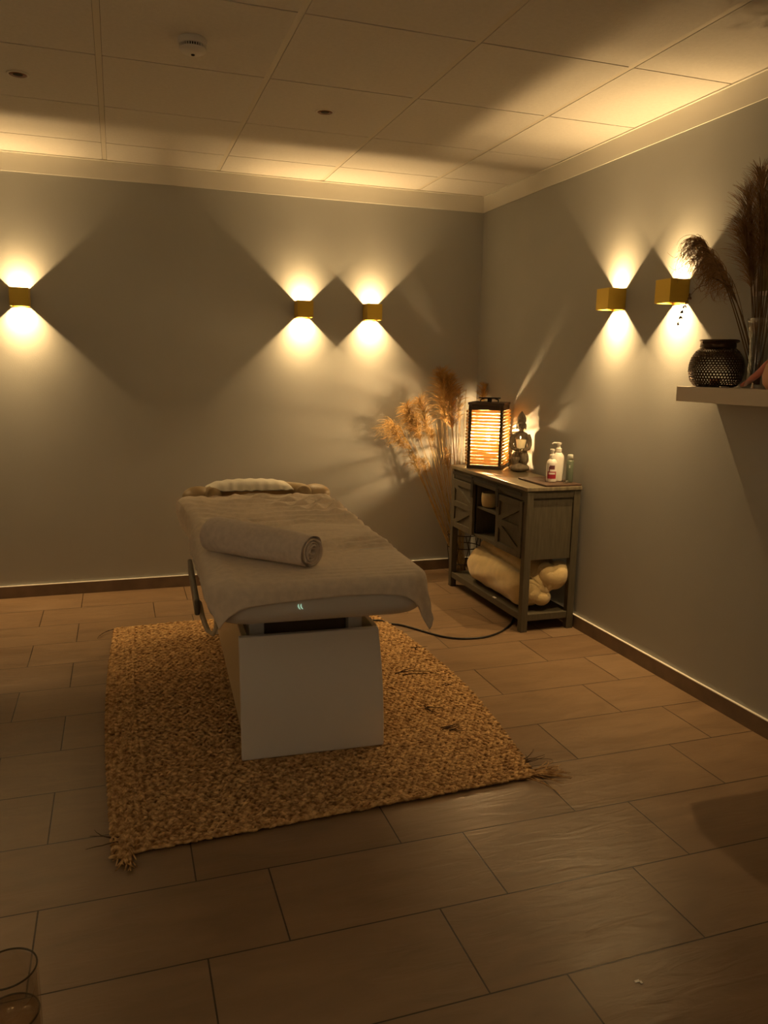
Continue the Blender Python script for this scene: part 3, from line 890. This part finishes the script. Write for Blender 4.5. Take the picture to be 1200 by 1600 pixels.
# ------------------------------------------------------------------ kneeling stone figure with a candle cup
def metaball_figure():
    # signed-distance style union, meshed by marching over a lathe-like voxel grid through remesh
    m = M()
    R = lambda ax, an: Matrix.Rotation(an, 3, ax)
    m.ell((0, 0, .025), (.062, .050, .026), 24, 12)                       # base cushion
    m.ell((0, .006, .028), (.056, .052, .028), 20, 12)
    m.ell((-.026, -.006, .085), (.027, .036, .046), 20, 14, R('Y', .10))     # knees and thighs
    m.ell((.026, -.006, .085), (.027, .036, .046), 20, 14, R('Y', -.10))
    m.ell((0, .016, .105), (.046, .034, .050), 20, 14)
    m.ell((0, .012, .165), (.040, .027, .058), 20, 14)                      # torso
    m.ell((0, .010, .215), (.046, .024, .030), 20, 14)                      # shoulders
    for s_ in (-1, 1):
        m.tube([(s_ * .040, .008, .222), (s_ * .052, .000, .195), (s_ * .055, -.008, .165), (s_ * .048, -.022, .145), (s_ * .028, -.040, .138), (s_ * .008, -.046, .140)],
               [.016, .0155, .0145, .013, .0115, .010], 12)
    m.tube([(0, .010, .225), (0, .008, .255)], [.016, .014], 14)            # neck
    m.ell((0, .002, .282), (.0255, .029, .034), 22, 16)                     # head
    m.ell((0, .006, .305), (.028, .028, .022), 20, 12)                      # hair cap
    m.lathe([(0.029, .306), (.0275, .322), (.021, .338), (.012, .352), (.005, .362), (0, .368)], 18, (0, .006, 0))   # top knot
    for s_ in (-1, 1):
        m.ell((s_ * .027, .006, .272), (.0045, .007, .020), 10, 10)          # long ears
    m.ell((0, -.028, .279), (.0048, .006, .010), 10, 8)                     # nose
    m.ell((0, -.026, .264), (.009, .0045, .0028), 10, 8)                    # lips
    for s_ in (-1, 1):
        m.ell((s_ * .0105, -.0265, .286), (.0068, .0035, .0026), 10, 8)      # closed eyelids
        m.ell((s_ * .0105, -.0255, .2925), (.0085, .0035, .0018), 10, 6)     # brows
    return m
WAX_PAINTED_GLOW = mat('wax_painted_glow', (0.85, 0.66, 0.34), rough=0.5)
WAX_PAINTED_GLOW.node_tree.nodes['Principled BSDF'].inputs['Emission Color'].default_value = (1.0, .60, .20, 1)
WAX_PAINTED_GLOW.node_tree.nodes['Principled BSDF'].inputs['Emission Strength'].default_value = 0.42  # emission paints the candle glow into the wax itself
fig = empty('stone_figure', (-0.073, -0.795, CT), -0.45, label='kneeling grey stone figure with pointed headdress, arms cupped, beside lantern', cat='statue')
fo = build('figure', metaball_figure(), STONE, fig, smooth=True)
rmd = fo.modifiers.new('remesh', 'REMESH'); rmd.mode = 'VOXEL'; rmd.voxel_size = .0022; rmd.use_smooth_shade = True
smd = fo.modifiers.new('smooth', 'SMOOTH'); smd.factor = .5; smd.iterations = 2
fig.scale = (1, 1, 1)
cup = empty('candle_cup', tuple(Vector((-0.073, -0.795, CT)) + Matrix.Rotation(-.45, 3, 'Z') @ Vector((0, -.062, .146))), -.45, label='glass cup with cream candle wax held in the stone figure\'s arms', cat='candle')
build('glass', M().lathe([(0, 0), (.021, 0), (.024, .010), (.034, .064)], 32), GLASS, cup, smooth=True)
build('wax', M().lathe([(0, .003), (.0205, .003), (.0232, .010), (.0308, .052), (0, .053)], 28), WAX_PAINTED_GLOW, cup, smooth=True)
build('wick', M().tube([(0, 0, .0525), (.001, 0, .058)], .0012, 6), BLACKHOLE, cup)
build('flame', M().ell((-.004, 0, .066), (.0035, .0035, .009), 10, 8), emit('flame_glow', (1.0, .66, .30), 5.0), cup, smooth=True)

# ------------------------------------------------------------------ tray and bottles
tray = empty('tray', (-0.135, -1.245, CT), 0, label='flat dark wooden tray under the bottles on the sideboard', cat='tray')
build('board', M().box(-.105, .112, -.158, .150, 0, .011), BLACKWOOD, tray, bevel=.002)
TZ = CT + .0115
def pump_bottle(name, loc, r, hb, rz, lab, spout=True, label=True):
    b = empty(name, loc, rz, label=lab, cat='bottle')
    prof = [(0, 0), (r * .94, 0), (r, .006), (r, hb * .80), (r * .93, hb * .88), (r * .62, hb * .96), (r * .42, hb), (0, hb)]
    body = build('bottle_body', M().lathe(prof, 36, sy=.82), WPLAST, b, smooth=True)
    build('collar', M().lathe([(0, hb), (r * .50, hb), (r * .50, hb + .020), (r * .30, hb + .022), (r * .28, hb + .040), (0, hb + .040)], 24), WPLAST, b, bevel=.001)
    sp = M()
    sp.lathe([(0, hb + .04), (r * .40, hb + .04), (r * .42, hb + .050), (0, hb + .052)], 20)
    if spout: sp.tube([(0, 0, hb + .047), (-.030, 0, hb + .048), (-.038, 0, hb + .042)], [.006, .005, .004], 10)
    build('pump_head', sp, WPLAST, b, smooth=False)
    if label:
        def patch(a0, a1, z0, z1, off, mt, nm, par):
            P = []
            for i in range(2):
                z = z0 + (z1 - z0) * i
                P.append([((r + off) * math.cos(a0 + (a1 - a0) * j / 16), .82 * (r + off) * math.sin(a0 + (a1 - a0) * j / 16), z) for j in range(17)])
            return build(nm, M().grid(P), mt, par, smooth=True)
        A0, A1 = -math.pi / 2 - .95, -math.pi / 2 + .95
        lb = patch(A0, A1, .018, hb * .80, .0004, LABEL_W, 'label', b)
        patch(A0 + .08, A1 - .08, .020, hb * .46, .0008, LABEL_R, 'label_red_field', lb)
        patch(A0 + .5, A1 - .45, hb * .55, hb * .72, .0008, LABEL_D, 'label_picture', lb)
        patch(A0 + .35, A0 + .55, hb * .46, hb * .66, .0008, LABEL_D, 'label_picture', lb)
        for z in (hb * .34, hb * .38): patch(A0 + .35, A1 - .35, z, z + .004, .0012, LABEL_W, 'label_line', lb)
    return b
pump_bottle('pump_bottle', (-.150, -1.300, TZ), .0285, .128, -.45, 'white bottle with a dark red label, front one on the tray', spout=False)
b2 = pump_bottle('pump_bottle', (-.098, -1.275, TZ), .031, .160, -.3, 'taller plain white pump bottle behind the red-labelled bottle', label=False)
b3 = empty('spray_bottle', (-.060, -1.335, TZ), 0, label='slim grey-green bottle with a pale cap at the tray right end', cat='bottle')
build('bottle_body', M().lathe([(0, 0), (.0185, 0), (.0195, .004), (.0195, .115), (.017, .121), (0, .121)], 28), GREEN_B, b3, smooth=True)
build('cap', M().lathe([(0, .1212), (.0155, .1212), (.0155, .148), (.013, .152), (0, .152)], 24), CLEAR_PL, b3, smooth=True)
lb3 = build('label_mark', M().grid([[(.0199 * math.cos(-2.4 + .06 * j), .0199 * math.sin(-2.4 + .06 * j), z) for j in range(8)] for z in (.080, .096)]), mat('pale_mark', (.35, .42, .36), rough=.5), b3)
gj = empty('glass_dish', (-.100, -1.365, TZ), 0, label='tiny glass dish between the bottles on the tray', cat='dish')
build('dish', M().lathe([(0, 0), (.012, 0), (.017, .014), (.0155, .014), (.011, .003), (0, .003)], 24), GLASS, gj, smooth=True)

# ------------------------------------------------------------------ dried grasses
def bez(p0, p1, p2, n):
    out = []
    for i in range(n + 1):
        t = i / n; out.append((1 - t) ** 2 * p0 + 2 * t * (1 - t) * p1 + t * t * p2)
    return out
def curl_path(p, d, side, ln, rr, droop):
    ax = Vector((rr.choice((-1, 1)) * 1.0, rr.uniform(-.5, .5), rr.uniform(-.3, .3))).normalized()
    # turn so that the strand first lifts, then curls over towards the ground
    if (d.cross(Vector((0, 0, -1)))).dot(ax) < 0: ax = -ax
    pts = [p.copy()]; w = rr.uniform(.05, .16); g = rr.uniform(.02, .06)
    for k in range(11):
        d = (Matrix.Rotation(w, 3, ax) @ d).normalized(); w += g
        p = p + d * ln * 1.5 / 11; pts.append(p.copy())
    return pts
def plume_mesh(path, L, n, droop, rad, seed, curl=1.0, r=0.0010, wmin=.2, lean=(0, 0, 0), hug=.8):
    """feathery strands leaving the last stretch of the stem"""
    rr = random.Random(seed); m = M(); k = len(path)
    for q in range(n):
        t = rr.random(); i = t * (k - 1); i0 = int(min(i, k - 2)); p = path[i0].lerp(path[i0 + 1], i - i0)
        tg = (path[i0 + 1] - path[i0]).normalized()
        side = Vector((rr.gauss(0, 1), rr.gauss(0, 1), rr.gauss(0, 1))); side = (side - tg * side.dot(tg)).normalized()
        env = math.sin(math.pi * min(1, max(0, .12 + .80 * t))) ** .7
        ln = rad * (wmin + env) * rr.uniform(.7, 1.25)
        d = (tg * rr.uniform(.7, 1.3) + side * rr.uniform(.45, 1.1) * hug + Vector(lean)).normalized()
        pts = [p]; c = rr.uniform(.4, 1.3) * curl; axis = tg.cross(side)
        if curl > 2:                      # hooked, looping strands
            m.tube(curl_path(p, d, side, ln, rr, droop), [r * (1 - .06 * q2) for q2 in range(12)], 4, cap=False)
            continue
        for s_ in range(6):
            d = (d + side * .16 * c + Vector((0, 0, -.22 * droop)) + Vector((rr.uniform(-.1, .1), rr.uniform(-.1, .1), rr.uniform(-.1, .1)))).normalized()
            p = p + d * ln / 5; pts.append(p)
        m.tube(pts, [r, r, r * .95, r * .9, r * .8, r * .6, r * .3], 3, cap=False)
    return m
def grass(base, tip, bend, plume_len, n, rad, droop, seed, name, lab, group, ms, mp_, curl=1.0, r=.0010, stem_r=.0027, lean=(0, 0, 0), cat='dried grass', xmax=-.006, ymax=-.006, hug=.8):
    base = Vector(base); tip = Vector(tip)
    mid = (base + tip) / 2 + Vector(bend)
    path = bez(base, mid, tip, 22)
    root = empty(name, base, 0, label=lab, cat=cat, group=group)
    sm = M().tube(path, [stem_r * (1 - .45 * i / 22) for i in range(23)], 5)
    build('stem', sm, ms, root, smooth=True, world=True)
    if n:
        tot = sum((path[i + 1] - path[i]).length for i in range(22)); acc = 0; i = 22
        while i > 0 and acc < plume_len: acc += (path[i] - path[i - 1]).length; i -= 1
        pm = plume_mesh(path[i:], plume_len, int(n * 1.7), droop, rad, seed, curl, r, lean=lean, hug=hug)
        pm.v = [(min(v[0], xmax), min(v[1], ymax), v[2]) for v in pm.v]
        build('plume', pm, mp_, root, smooth=True, world=True)
    return root

# wire basket vase standing on the floor in the corner behind the sideboard
VC = Vector((-0.155, -0.215, 0))
vb = empty('wire_vase', VC, 0, label='dark wire-framed floor vase in the corner seen under the sideboard', cat='vase')
wm = M()
for z, r in ((.012, .085), (.10, .10), (.21, .11), (.30, .115)):
    pts = [(r * math.cos(a), r * math.sin(a), z) for a in [2 * math.pi * k / 32 for k in range(33)]]
    wm.tube(pts, .0032, 6, cap=False)
for k in range(10):
    a = 2 * math.pi * k / 10
    wm.tube([(.085 * math.cos(a), .085 * math.sin(a), .012), (.10 * math.cos(a), .10 * math.sin(a), .10), (.11 * math.cos(a + .2), .11 * math.sin(a + .2), .21), (.115 * math.cos(a), .115 * math.sin(a), .30)], .0026, 6)
build('wire_frame', wm, DARK_METAL, vb, smooth=True)
build('foot_plate', M().lathe([(0, .002), (.083, .002), (.083, .008), (0, .008)], 32), DARK_METAL, vb, smooth=False)

GC = 'dried grasses in the floor vase behind the sideboard'
def cbase(s_):
    r_ = random.Random(s_); a = r_.uniform(0, 6.28); q = r_.uniform(0, .045)
    return (VC.x + q * math.cos(a), VC.y + q * math.sin(a), .03)
corner = [
    # tip, bend, plume length, strands, strand length, droop, label
    ((-0.650, -.10, 1.050), (-.10, .03, .20), .17, 90, .085, 1.4, 'leftmost golden grass in the corner, curly head drooping over'),
    ((-0.600, -.10, 1.020), (-.05, .03, .18), .15, 60, .075, 1.3, 'curly golden grass head just right of the drooping leftmost one'),
    ((-0.560, -.11, 1.160), (-.03, .02, .12), .16, 150, .075, .9, 'golden fluffy plume, left of the two broad ones in the corner'),
    ((-0.470, -.12, 1.200), (-.03, .02, .10), .20, 190, .080, .7, 'golden fluffy plume between the curly head and tallest plume'),
    ((-0.520, -.13, 1.090), (-.03, .02, .12), .16, 150, .070, 1.1, 'golden fluffy plume hanging lower below the two broad ones'),
    ((-0.310, -.11, 1.385), (-.02, .02, .05), .30, 330, .085, .5, 'tallest dense golden-brown plume rising in the corner'),
    ((-0.270, -.12, 1.350), (-.02, .02, .05), .30, 300, .080, .5, 'dense golden plume close beside the tallest one'),
    ((-0.180, -.10, 1.270), (-.01, .02, .04), .18, 90, .050, .5, 'thin plume to the right of the tallest corner plume'),
    ((-0.385, -.12, 1.000), (-.02, .02, .04), .06, 60, .045, 1.6, 'small brown curl-headed grass halfway up the corner bunch'),
    ((-0.510, -.12, 0.850), (-.04, .02, .04), .13, 50, .060, 1.3, 'short grass with loose curls low at the left of the bunch'),
    ((-0.440, -.13, 0.800), (-.03, .02, .04), .10, 40, .055, 1.2, 'short sparse curled grass low in the middle of the bunch'),
    ((-0.262, -.12, 0.870), (-.01, .02, .04), .12, 50, .045, 1.3, 'short curled grass low in front of the upright stems'),
    ((-0.022, -.16, 1.300), (.03, .02, .04), .16, 140, .050, .4, 'brown plume showing above the bamboo lantern'),
]
for i, (tip, bend, pl, n, rd, dr, lab) in enumerate(corner):
    big = n > 250
    grass(cbase(i), tip, bend, pl, n, rd, dr, 100 + i, 'pampas_grass', lab, GC, STEM, PLUME, curl=2.4 if dr > 1 else .8, r=.0014, hug=.8 if dr > 1 else .55,
          lean=(-.5, 0, -.1) if i < 2 else (0, 0, 0))
rs = random.Random(5)
for i in range(26):
    x = -0.62 + 0.50 * (i / 25) + rs.uniform(-.02, .02); z = (0.92 + .22 * (i / 25)) + rs.uniform(-.1, .14)
    grass(cbase(60 + i), (x, -.10 - rs.uniform(0, .08), z), (rs.uniform(-.03, .01), .02, .03), .0, 0, 0, 0, 0, 'dried_reed', 'bare thin golden dried stem among the corner grasses', 'bare golden stems in the corner bunch', STEM, PLUME, stem_r=.0026)

# ------------------------------------------------------------------ floating shelf and what stands on it
SHZ = 1.350
sh = build('wall_shelf', M().box(-.200, 0, -3.20, -2.318, SHZ - .060, SHZ), WHITE_SHELF, bevel=.002)
setprops(sh, 'white floating shelf on the right wall under the dark vase', 'shelf')
# pierced metal lantern: real holes in the shell
ml = empty('metal_lantern', (-.105, -2.425, SHZ), 0, label='round dark pierced-metal lantern with handle on the white shelf', cat='lantern')
prof = [(.062, .0), (.080, .004), (.096, .025), (.104, .060), (.1035, .085), (.096, .115), (.080, .140), (.066, .152)]
def interp(prof, t):
    s_ = t * (len(prof) - 1); i = int(min(s_, len(prof) - 2)); f = s_ - i
    return (prof[i][0] * (1 - f) + prof[i + 1][0] * f, prof[i][1] * (1 - f) + prof[i + 1][1] * f)
NA, NB = 52, 22
pm = M()
def P3(i, j, off=0.0):
    r, z = interp(prof, min(max(j / (NB * 2), 0), 1)); a = 2 * math.pi * i / (NA * 2)
    return ((r + off) * math.cos(a), (r + off) * math.sin(a), z)
# each cell: a square frame around a hexagon hole
for j in range(NB):
    for i in range(NA):
        sh_ = (j % 2)
        cxi, cyj = 2 * i + 1 + sh_, 2 * j + 1
        solid_ = j < 2 or j > NB - 2
        outer = [P3(cxi + dx, cyj + dy) for dx, dy in ((-1, -1), (0, -1), (1, -1), (1, 0), (1, 1), (0, 1), (-1, 1), (-1, 0))]
        if solid_:
            pm.add(outer, [tuple(range(8))]); continue
        rr = .66
        inner = [P3(cxi + rr * math.cos(a), cyj + rr * math.sin(a)) for a in [math.radians(d) for d in (225, 270, 315, 0, 45, 90, 135, 180)]]
        pm.add(outer + inner, [(k, (k + 1) % 8, 8 + (k + 1) % 8, 8 + k) for k in range(8)])
build('pierced_shell', pm, LANT_M, ml, solid=.0008)
build('base', M().lathe([(0, 0), (.066, 0), (.082, .004), (.078, .008), (0, .008)], 40), LANT_M, ml, smooth=True)
build('rim', M().lathe([(.066, .150), (.068, .158), (.066, .176), (.072, .180), (.070, .184), (.062, .184), (.062, .150)], 48, closed=True), LANT_M, ml, smooth=True)
hm = M()
for s_ in (-1, 1):
    hm.ell((s_ * .071, 0, .172), (.006, .006, .006), 10, 8)
pts = []
for k in range(25):
    a = math.pi * k / 24; pts.append((.073 * math.cos(a), -.082 * math.sin(a) * .95, .172 + .010 * math.sin(a)))
hm.tube(pts, .0026, 6)
build('handle', hm, LANT_M, ml, smooth=True)
build('tealight', M().lathe([(0, .0085), (.020, .0085), (.020, .030), (0, .030)], 20), mat('amber_cup', (.45, .16, .05), rough=.4), ml)

# tall glass vase with brown plumes
VV = Vector((-.110, -2.640, SHZ))
gv = empty('glass_vase', VV, 0, label='tall clear flared glass vase holding the brown dried bunch', cat='vase')
build('vase_glass', M().lathe([(0, 0), (.040, 0), (.042, .006), (.036, .03), (.033, .10), (.036, .18), (.048, .255), (.0465, .255), (.0345, .18), (.0312, .10), (.034, .035), (.038, .014), (0, .012)], 40), GLASS, gv, smooth=True)
GS = 'brown dried bunch in the glass vase'
def vbase(s_):
    r_ = random.Random(900 + s_); a = r_.uniform(0, 6.28); q = r_.uniform(0, .020)
    return (VV.x + q * math.cos(a), VV.y + q * math.sin(a), SHZ + .016)
shelf_g = [
    ((-.12, -2.262, 1.935), (0, .02, .20), .22, 130, .095, 1.3, (0, .55, .0), 'brown plume drooping left over the right wall cube light'),
    ((-.13, -2.300, 1.930), (0, .02, .16), .20, 130, .085, 1.1, (0, .4, 0), 'brown plume curling left just behind the drooping one'),
    ((-.11, -2.380, 1.840), (0, .02, .14), .16, 110, .080, 1.2, (0, .3, 0), 'brown plume hanging lowest at the left of the bunch'),
    ((-.12, -2.520, 2.060), (0, -.01, .05), .30, 240, .085, .4, (0, 0, .1), 'tall upright brown plume at the left of the vase'),
    ((-.13, -2.590, 2.110), (0, -.02, .05), .34, 280, .085, .4, (0, 0, .1), 'tallest upright brown plume in the glass vase'),
    ((-.10, -2.650, 2.090), (0, -.02, .05), .34, 240, .085, .4, (0, 0, .1), 'upright brown plume at the right picture edge'),
    ((-.14, -2.540, 1.950), (0, .0, .05), .24, 200, .080, .6, (0, 0, 0), 'shorter dense brown plume low in the vase bunch'),
    ((-.09, -2.700, 1.990), (0, -.03, .05), .26, 180, .080, .6, (0, 0, 0), 'brown plume leaning right out of the view'),
]
for i, (tip, bend, pl, n, rd, dr, lean, lab) in enumerate(shelf_g):
    grass(vbase(i), tip, bend, pl, n, rd, dr, 300 + i, 'pampas_grass', lab, GS, STEM_D, PLUME_D, curl=2.6 if dr > 1 else .35, r=.0011 if dr > 1 else .0008, lean=lean, hug=.8 if dr > 1 else .32)
for i in range(12):
    rs = random.Random(70 + i)
    grass(vbase(30 + i), (-.12 + rs.uniform(-.03, .03), -2.60 + rs.uniform(-.09, .05), 1.86 + rs.uniform(-.05, .2)), (0, rs.uniform(-.02, .01), .02), 0, 0, 0, 0, 0, 'dried_reed', 'bare brown dried stem standing in the glass vase', 'bare brown stems in the glass vase', STEM_D, PLUME_D, stem_r=.0022)
# thin seed spray arching in front of the cube light
sp_root = empty('seed_spray', vbase(50), 0, label='thin arching seed spray hanging before the right wall cube light', cat='dried grass')
sb_ = Vector(vbase(50))
path = bez(sb_, Vector((-.14, -2.50, 1.95)), Vector((-.135, -2.36, 1.745)), 14) + bez(Vector((-.135, -2.36, 1.745)), Vector((-.135, -2.27, 1.76)), Vector((-.13, -2.205, 1.605)), 12)[1:]
build('stem', M().tube(path, .0011, 5), STEM_D, sp_root, smooth=True, world=True)
sd_ = M()
for k in range(16):
    p = path[-1 - int(k * .42)]; rk = random.Random(k)
    q = p + Vector((0, rk.uniform(-.006, .006), -k * .000))
    sd_.ell(q + Vector((0, (.005 if k % 2 else -.005), 0)), (.0034, .0034, .0072), 8, 6, Matrix.Rotation(.5 if k % 2 else -.5, 3, 'X'))
build('seeds', sd_, STEM_D, sp_root, smooth=True, world=True)
# narrow leaves poking out left below the drooping plume
lf_root = empty('dried_leaf', vbase(51), 0, label='narrow spiky dried leaf poking left below the drooping plume', cat='dried leaf')
lf = M()
lf.tube(bez(Vector(vbase(51)), Vector((-.12, -2.55, 1.75)), Vector((-.12, -2.345, 1.782)), 16), [.0016] * 9 + [.003, .0045, .005, .0048, .004, .003, .002, .0006], 6)
build('leaf', lf, STEM_D, lf_root, smooth=True, world=True)

# salmon pink ornament: a slanting arm against a rounded peach body
orn = empty('ornament', (-.135, -2.70, SHZ), 0, label='salmon pink curved ornament leaning beside the glass vase on shelf', cat='ornament')
om = M(); om.tube([(0, .100, .010), (0, .075, .020), (0, .045, .040), (0, .015, .060), (0, -.015, .085), (0, -.045, .110)], [.006, .010, .012, .013, .014, .013], 14)
build('slanting_arm', om, PINK, orn, smooth=True)
build('round_body', M().lathe([(0, 0), (.030, 0), (.044, .02), (.048, .05), (.040, .085), (.024, .11), (0, .118)], 28, (.005, -.060, 0)), PEACH, orn, smooth=True)
st = empty('silver_stand', (-.150, -2.672, SHZ), 0, label='tiny silver stand glinting under the pink ornament', cat='stand')
build('foot', M().lathe([(0, 0), (.010, 0), (.006, .004), (.0035, .010), (.0035, .022), (0, .022)], 20), SILVER, st, smooth=True)
cs = empty('silver_dish', (-.165, -2.545, SHZ), 0, label='small flat silver dish in front of the pierced lantern', cat='dish')
build('dish', M().lathe([(0, 0), (.014, 0), (.019, .005), (.017, .005), (.012, .002), (0, .002)], 24), SILVER, cs, smooth=True)

# framed picture above the shelf, only its corner in view
pf = empty('picture_frame', (-.001, -2.83, 1.70), 0, label='pale framed olive picture on the wall behind the brown plumes', cat='picture')
fr = M(); y0, y1, z0, z1 = -.35, .345, 0, .475
for (a, b_, c, d) in ((y0, y0 + .015, z0, z1), (y1 - .015, y1, z0, z1), (y0 + .015, y1 - .015, z0, z0 + .015), (y0 + .015, y1 - .015, z1 - .015, z1)):
    fr.box(-.020, 0, a, b_, c, d)
build('frame', fr, WHITE_SHELF, pf)
build('picture', M().box(-.008, -.003, y0 + .0155, y1 - .0155, z0 + .0155, z1 - .0155), OLIVE, pf)

# ------------------------------------------------------------------ power cable on the floor
cp = [Vector(p) for p in [(-1.46, -1.02, .018), (-1.2, -1.02, .018), (-1.04, -1.04, .018), (-.998, -1.075, .008), (-.93, -1.12, .006), (-.86, -1.23, .006), (-.80, -1.33, .006), (-.74, -1.39, .006), (-.66, -1.42, .006), (-.56, -1.42, .006), (-.45, -1.37, .006), (-.37, -1.30, .006), (-.30, -1.22, .006), (-.2, -1.05, .006), (-.12, -.8, .006)]]
fine = []
for i in range(len(cp) - 1):
    p0 = cp[max(i - 1, 0)]; p1 = cp[i]; p2 = cp[i + 1]; p3 = cp[min(i + 2, len(cp) - 1)]
    for k in range(8):
        t = k / 8; fine.append(.5 * ((2 * p1) + (-p0 + p2) * t + (2 * p0 - 5 * p1 + 4 * p2 - p3) * t * t + (-p0 + 3 * p1 - 3 * p2 + p3) * t ** 3))
fine.append(cp[-1])
cb = build('power_cable', M().tube(fine, .0052, 8), BLACKRUB, smooth=True)
setprops(cb, 'black power cable looping over the floor from table to sideboard', 'cable')

# ------------------------------------------------------------------ drinking glass in the near left corner
gz = .545
RIMG = mat('dark_glass_rim', (.05, .035, .02), rough=.15)
dg = empty('drinking_glass', (-2.519, -4.079, gz), 0, label='smoky drinking glass at the bottom left corner of the view', cat='glass')
build('glass', M().lathe([(0, 0), (.031, 0), (.0335, .004), (.0355, .05), (.0350, .135), (.0338, .136), (.0325, .133), (.033, .05), (.031, .012), (0, .010)], 48), SMOKEGL, dg, smooth=True)
build('drink', M().lathe([(0, .0105), (.0305, .0125), (.0326, .05), (.0324, .072), (0, .0722)], 40), TEA, dg, smooth=True)
build('rim', M().lathe([(.0338 + .0011 * math.cos(a), .1355 + .0012 * math.sin(a)) for a in [6.283 * k / 8 for k in range(8)]], 48, closed=True), RIMG, dg, smooth=True)
build('waterline', M().lathe([(.0331 + .0010 * math.cos(a), .0722 + .0012 * math.sin(a)) for a in [6.283 * k / 8 for k in range(8)]], 48, closed=True), RIMG, dg, smooth=True)
stb = empty('side_table', (-2.66, -4.25, 0), 0, label='small round wooden side table under the drinking glass', cat='side table')
build('table_top', M().lathe([(0, gz - .025), (.235, gz - .025), (.24, gz - .020), (.24, gz - .005), (.235, gz), (0, gz)], 48), SIDEOAK, stb)
for k in range(3):
    a = 2 * math.pi * k / 3 + .4
    build('leg', M().tube([(.14 * math.cos(a), .14 * math.sin(a), gz - .026), (.19 * math.cos(a), .19 * math.sin(a), .0)], [.016, .011], 12), SIDEOAK, stb, smooth=True)
# a small white crumb on the tiles
fl = build('paper_scrap', M().box(-1.275, -1.262, -3.685, -3.679, 0.0, .002).box(-1.264, -1.259, -3.692, -3.684, .0, .0025), WPLAST)
setprops(fl, 'tiny white scrap lying on the dark floor tiles', 'scrap')
